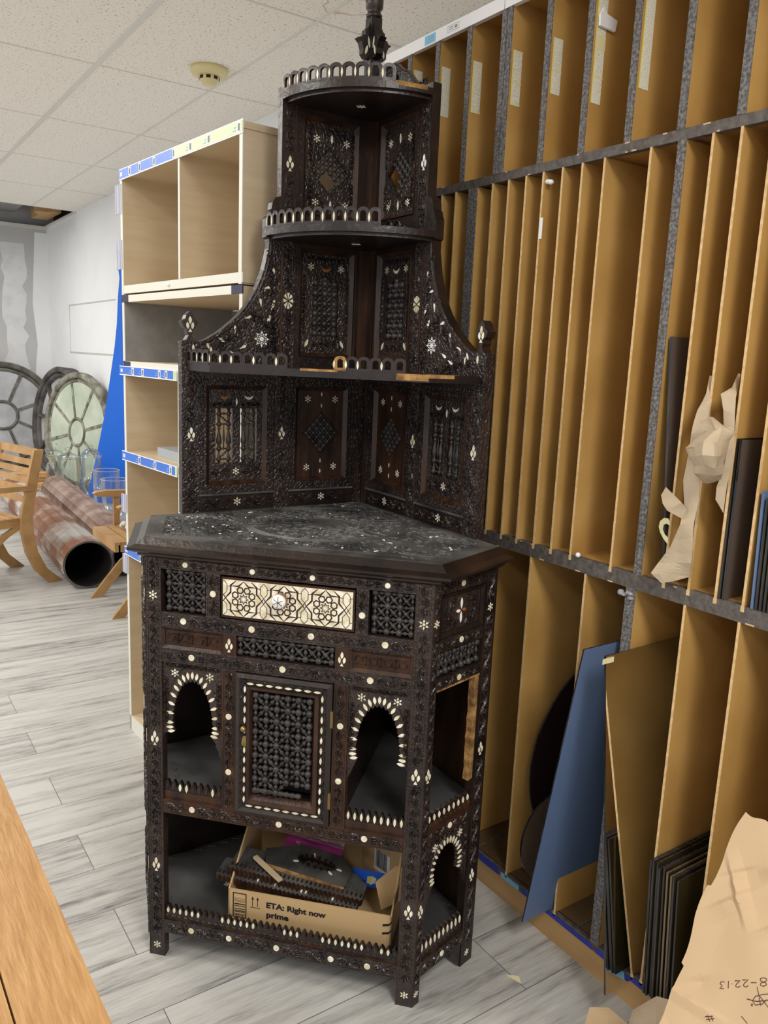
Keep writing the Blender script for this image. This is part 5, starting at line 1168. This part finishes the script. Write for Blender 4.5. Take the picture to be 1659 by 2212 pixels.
c1=teak_chair('teak_armchair','slatted teak armchair at the left edge in front of the fluted metal tubes',(.506,5.135,0)); c1.rotation_euler=(0,0,math.radians(17))
teak_chair('teak_armchair','second teak armchair, mostly hidden behind the birch shelf unit',(1.255,4.38,0))
mb=MB(); r=random.Random(4)
for k in range(16): mb.ball((r.uniform(-.06,.09),r.uniform(-.06,.06),.018+r.uniform(-.003,.02)),r.uniform(.014,.026),CLOTH,8,5,.7)
o=mb.build('crumpled_gloves'); o.location=(1.42,4.72,.4405); tag(o,'crumpled off-white cloth gloves on the seat beside the shelf unit','gloves')
# ================================================================== FLUTED METAL COLUMNS
def column(name,label,p,q,R,m,nf=16):
    p=V3(p);q=V3(q);d=(q-p);L=d.length;d.normalize();u=V3((-d.y,d.x,0)).normalized();w=d.cross(u); 
    if w.z<0: w=-w
    F=FR((0,0,0),u,w,d); mb=MB(); n=nf*8; vs=[];fs=[]
    def rr(i): f=(i%8)/8; return R*(1-.055*abs(math.sin(PI*f))**.6 if True else 1)
    for z,k in ((0,1.02),(.012,1.02),(.03,1.0),(L-.03,1.0),(L-.012,1.02),(L,1.02)):
        for i in range(n): t=2*PI*i/n; r_=(R*.985*k if z<.02 or z>L-.02 else rr(i)); vs.append(F(r_*math.cos(t),r_*math.sin(t),z))
    for k in range(5):
        for i in range(n): j=(i+1)%n; fs.append((k*n+i,k*n+j,(k+1)*n+j,(k+1)*n+i))
    mb.add(vs,fs,m); 
    vs=[];fs=[]
    for z in (0,L):
        for i in range(n): t=2*PI*i/n; vs.append(F(R*.93*math.cos(t),R*.93*math.sin(t),z))
    for i in range(n): j=(i+1)%n; fs.append((i,j,n+j,n+i))
    mb.add(vs,fs,BLK)
    vs=[]; 
    for r_ in (R*.93,R*.985*1.02):
        for i in range(n): t=2*PI*i/n; vs.append(F(r_*math.cos(t),r_*math.sin(t),0))
    mb.add(vs,[(i,(i+1)%n,n+(i+1)%n,n+i) for i in range(n)],WDARK); mb.add([v+d*L for v in vs],[(i,(i+1)%n,n+(i+1)%n,n+i) for i in range(n)],m)
    o=mb.build(name); o.location=p; return tag(o,label,'metal tube')

column('fluted_metal_tube','rusty white-painted fluted metal tube lying on the floor, nearer the chair',(1.245,5.06,.155),(1.33,8.05,.155),.152,RUST)
column('fluted_metal_tube','brown flaking fluted metal tube lying behind the rusty white one',(1.585,5.25,.139),(1.70,8.05,.139),.137,RUST2)
# ================================================================== LUMBER
lum=[((.90,8.90,.0),(.52,.14,.05),.05),((.98,9.1,.051),(.80,.12,.045),-.08),((1.1,8.85,.097),(.55,.10,.05),.10),((1.45,8.95,.0),(.30,.30,.06),.0),((1.4,9.1,.061),(.42,.16,.04),-.05),((1.38,9.15,.102),(.45,.12,.03),.07),((.9,9.05,.148),(.42,.09,.05),.02),((1.45,9.18,.133),(.40,.10,.05),-.03)]
ll=['bottom pale plank of the lumber pile behind the teak armchair','sawn plank on the bottom one of the lumber pile','short thick offcut near the top of the lumber pile','stubby block at the right foot of the lumber pile','board resting on the stubby block','thin board second from top on the right of the lumber pile','topmost left offcut of the lumber pile','topmost right board of the lumber pile, below the dark round frame']
for k,(p,s,a) in enumerate(lum):
    mb=MB(); mb.box(WORLD,0,s[0],0,s[1],0,s[2],LUMBER); o=mb.build('lumber_board'); o.location=(p[0]-.08,p[1]-.42,p[2]*1.15); o.rotation_euler=(0,0,a); tag(o,ll[k],'lumber','lumber pile by the far wall')
# ================================================================== ROUND WINDOW FRAMES
def round_window(name,label,c,R,d,lean,mw,mp,nsp=8,depth=.09,hub=.15,rot=.2,double=False):
    d=V3(d).normalized(); n=V3((d.y,-d.x,0)).normalized()   # face normal towards the camera
    if n.y>0: n=-n
    upv=(V3((0,0,1))-n*lean).normalized(); n=(n+V3((0,0,1))*lean).normalized()
    root=empty(name,label,'window frame',c); F=FR((0,0,0),d,upv,n)
    def ringm(nm,r0,r1,n0,n1,m,bev=.012):
        mb=MB(); prof=[(r0,n0),(r1,n0),(r1,n1-bev),(r1-bev,n1),(r0+bev,n1),(r0,n1-bev),(r0,n0)]
        mb.lathe(F,prof,m,56,True,cap=False); return mb.build(nm,root)
    ringm('outer_ring',R*.90,R,-depth,0,mw); ringm('sash_ring',R*.82,R*.90,-depth*.7,-.025,mw); ringm('hub_ring',hub-.018,hub+.018,-depth*.6,-.015,mw)
    mb=MB(); 
    for k in range(nsp):
        t=rot+2*PI*k/nsp; Fk=FR((0,0,0),(d*math.cos(t)+upv*math.sin(t)),(-d*math.sin(t)+upv*math.cos(t)),n)
        mb=MB(); mb.prism(Fk,[(hub+.012,-.014),(R*.83,-.017),(R*.83,.017),(hub+.012,.014)],-depth*.55,-.022,mw); mb.build('glazing_bar',root)
    if mp:
        mb=MB(); mb.lathe(F,[(0,-depth*.45),(R*.86,-depth*.45)],mp,48,False,cap=False); o=mb.build('panes',root); o.modifiers.new('s','SOLIDIFY').thickness=.003
    return root
round_window('round_window_frame','large round window frame with grey panes against the far wall, leftmost',(1.665,10.62,.648),.64,(1,.0,0),.10,WGREY,PANEG,8,.09,.165,rot=.35)
round_window('round_window_frame','dark round window frame in the middle, behind the green-paned one',(2.05,9.70,.64),.63,(-.19,.98,0),.10,WDARK,PANEG,8,.16,.15,rot=.1)
round_window('round_window_frame','round window frame with peeling green panes beside the blue board',(2.04,8.72,.62),.62,(-.30,.954,0),.06,WGREEN,PANEGR,8,.07,.14,rot=.55)
# ================================================================== BLUE BOARD
mb=MB(); Fb2=FR((0,0,0),(-.64,.768,0),(0,0,1),(-.768,-.64,0))
P=[(0,0),(.470,0),(.436,.104),(.390,.246),(.320,.48),(.227,.846),(.156,1.202),(.098,1.508),(.068,1.722),(.050,1.975),(.030,2.142),(.051,2.286),(.06,2.40),(0,2.40)]
mb.prism(Fb2,P,-.012,.012,CANVAS); o=mb.build('blue_board'); o.location=(2.285,7.75,0); tag(o,'tall bright blue board with a sweeping curved edge by the white wall','board')
# ================================================================== GLASS JARS
def jar(name,label,cat,loc,prof,lid=None,m=GLASS,wall=.006,group=None):
    root=empty(name,label,cat,loc,0,group)
    F=FR((0,0,0),(1,0,0),(0,1,0),(0,0,1)); 
    mb=MB(); mb.lathe(F,[(0,prof[0][1]+.001)]+prof,m,40,True,cap=False); mb.tube([F(prof[-1][0]*math.cos(t),prof[-1][0]*math.sin(t),prof[-1][1]) for t in [2*PI*i/40 for i in range(40)]],.0025,MATS['clear_acrylic'],6,True); mb.build('vessel',root)
    if lid: mb=MB(); mb.lathe(F,lid,m,36,True,cap=False); mb.build('lid',root)
    return root
jar('apothecary_jar','tall waisted apothecary jar with a flat knob lid, leftmost glass vessel','jar',(1.84,8.75,0),[(.05,0),(.052,.01),(.02,.03),(.05,.08),(.085,.17),(.092,.24),(.078,.29),(.055,.32),(.062,.34),(.085,.37)],[(.0,.378),(.088,.372),(.092,.385),(.07,.42),(.03,.44),(.015,.45),(.015,.48),(.037,.495),(.035,.505),(.0,.508)])
jar('apothecary_jar','straight-sided lidded glass jar right of the waisted jar','jar',(1.905,8.42,0),[(.05,0),(.055,.01),(.02,.03),(.10,.06),(.108,.09),(.108,.36),(.10,.385)],[(.0,.392),(.112,.388),(.108,.405),(.06,.43),(.025,.445),(.015,.46),(.035,.475),(.028,.495),(.0,.50)])
jar('domed_jar','tall stemmed glass jar with a domed lid in front of the blue board','jar',(1.945,7.70,0),[(.06,0),(.06,.008),(.015,.03),(.015,.09),(.06,.14),(.098,.21),(.105,.27),(.085,.30),(.085,.49)],[(.0,.60),(.015,.597),(.022,.585),(.012,.572),(.05,.56),(.080,.53),(.098,.497),(.102,.492),(.092,.490)])
jar('cylinder_vase','tall straight cylinder glass vase, back one of the two open vases','vase',(1.985,7.36,0),[(.110,0),(.115,.01),(.116,.41)])
jar('footed_bowl_vase','large footed glass vase with a rounded bowl, nearest the shelf unit','vase',(1.95,6.98,0),[(.05,0),(.05,.01),(.018,.025),(.025,.04),(.07,.08),(.100,.17),(.110,.26),(.113,.385)])
# floor litter
mb=MB(); mb.prism(WORLD,[(0,0),(.09,-.02),(.10,.01),(.03,.03)],.001,.002,KRAFTG); o=mb.build('paper_shred'); o.location=(1.13,5.22,0); tag(o,'curled paper shred on the floor by the chair leg','paper')
mb=MB(); mb.prism(WORLD,[(0,0),(.012,.020),(.004,.030),(-.012,.040)],.0005,.0015,MASK); o=mb.build('paper_shred'); o.location=(1.30,1.205,0); tag(o,'small cream paper shred on the floor right of the cabinet','paper')
# near corner: kraft scraps below the big sheet
sc1=crumple('kraft_scrap','pale kraft scrap rising at the bottom edge, left of the big sheet',[[(1.285,.985,.115),(1.31,.955,.125),(1.335,.920,.10)],[(1.27,.985,.06),(1.30,.945,.08),(1.33,.905,.05)],[(1.24,.97,.0),(1.27,.93,.01),(1.31,.89,.0)]],0,0,2,.006,MATS['kraft_paper'])
sc2=crumple('grey_kraft_scrap','folded grey-tan paper triangle under the stack of glass sheets',[[(1.375,.938,.10),(1.44,.925,.115),(1.46,.885,.12)],[(1.335,.925,.055),(1.38,.880,.09),(1.40,.850,.09)]],0,0,4,.004,KRAFTG)
# marker writing on the big sheet, written upside down as seen from the camera
mb=MB()
def wr(u,v): return (.615-.00068*(u-1612)-.00027*(v-2160), .283-.00046*(u-1612)+.00063*(v-2160))
def stroke(pts,r=.0008):
    P=[]
    for k in range(len(pts)-1):
        for f in (0,.5): P.append((pts[k][0]+(pts[k+1][0]-pts[k][0])*f,pts[k][1]+(pts[k+1][1]-pts[k][1])*f))
    P.append(pts[-1]); mb.tube([onsheet(*wr(*p),.0006) for p in P],r,INKM,5)
GL={'8':[[(.5,1),(.15,.85),(.2,.6),(.5,.5),(.85,.35),(.85,.1),(.5,0),(.15,.1),(.15,.35),(.5,.5),(.8,.65),(.85,.88),(.5,1)]],'-':[[(.0,.5),(1,.5)]],'2':[[(.05,.8),(.45,1),(.85,.8),(.7,.5),(.05,.05),(1.0,.05)]],'.':[[(.4,.4),(.6,.45)]],'1':[[(.5,1),(.5,0)]],'3':[[(.1,.95),(.85,.9),(.4,.55),(.85,.3),(.6,.02),(.05,.1)]]}
for ch,x0,x1,y0,y1 in (('8',1656,1638,2111,2130),('-',1633,1621,2113,2131),('2',1616,1602,2115,2132),('2',1598,1585,2117,2133),('.',1581,1577,2118,2134),('1',1574,1568,2118,2135),('3',1563,1550,2119,2137)):
    for st in GL[ch]: stroke([(x0+(x1-x0)*x,y0+(y1-y0)*y) for x,y in st])
stroke([(1634,2131),(1638,2150),(1641,2172)]); stroke([(1612,2158),(1632,2163),(1659,2160)]); stroke([(1659,2146),(1645,2148),(1630,2152),(1624,2162),(1630,2171),(1645,2168),(1655,2158)]); stroke([(1659,2178),(1640,2152)]); stroke([(1622,2170),(1624,2171)],.0022)
stroke([(1529,2196),(1534,2210)]); stroke([(1537,2197),(1541,2209)]); stroke([(1526,2206),(1544,2203)]); stroke([(1524,2200),(1541,2198)]); stroke([(1600,2196),(1608,2206),(1612,2211)]); 
o=mb.build('marker_writing'); o.parent=big
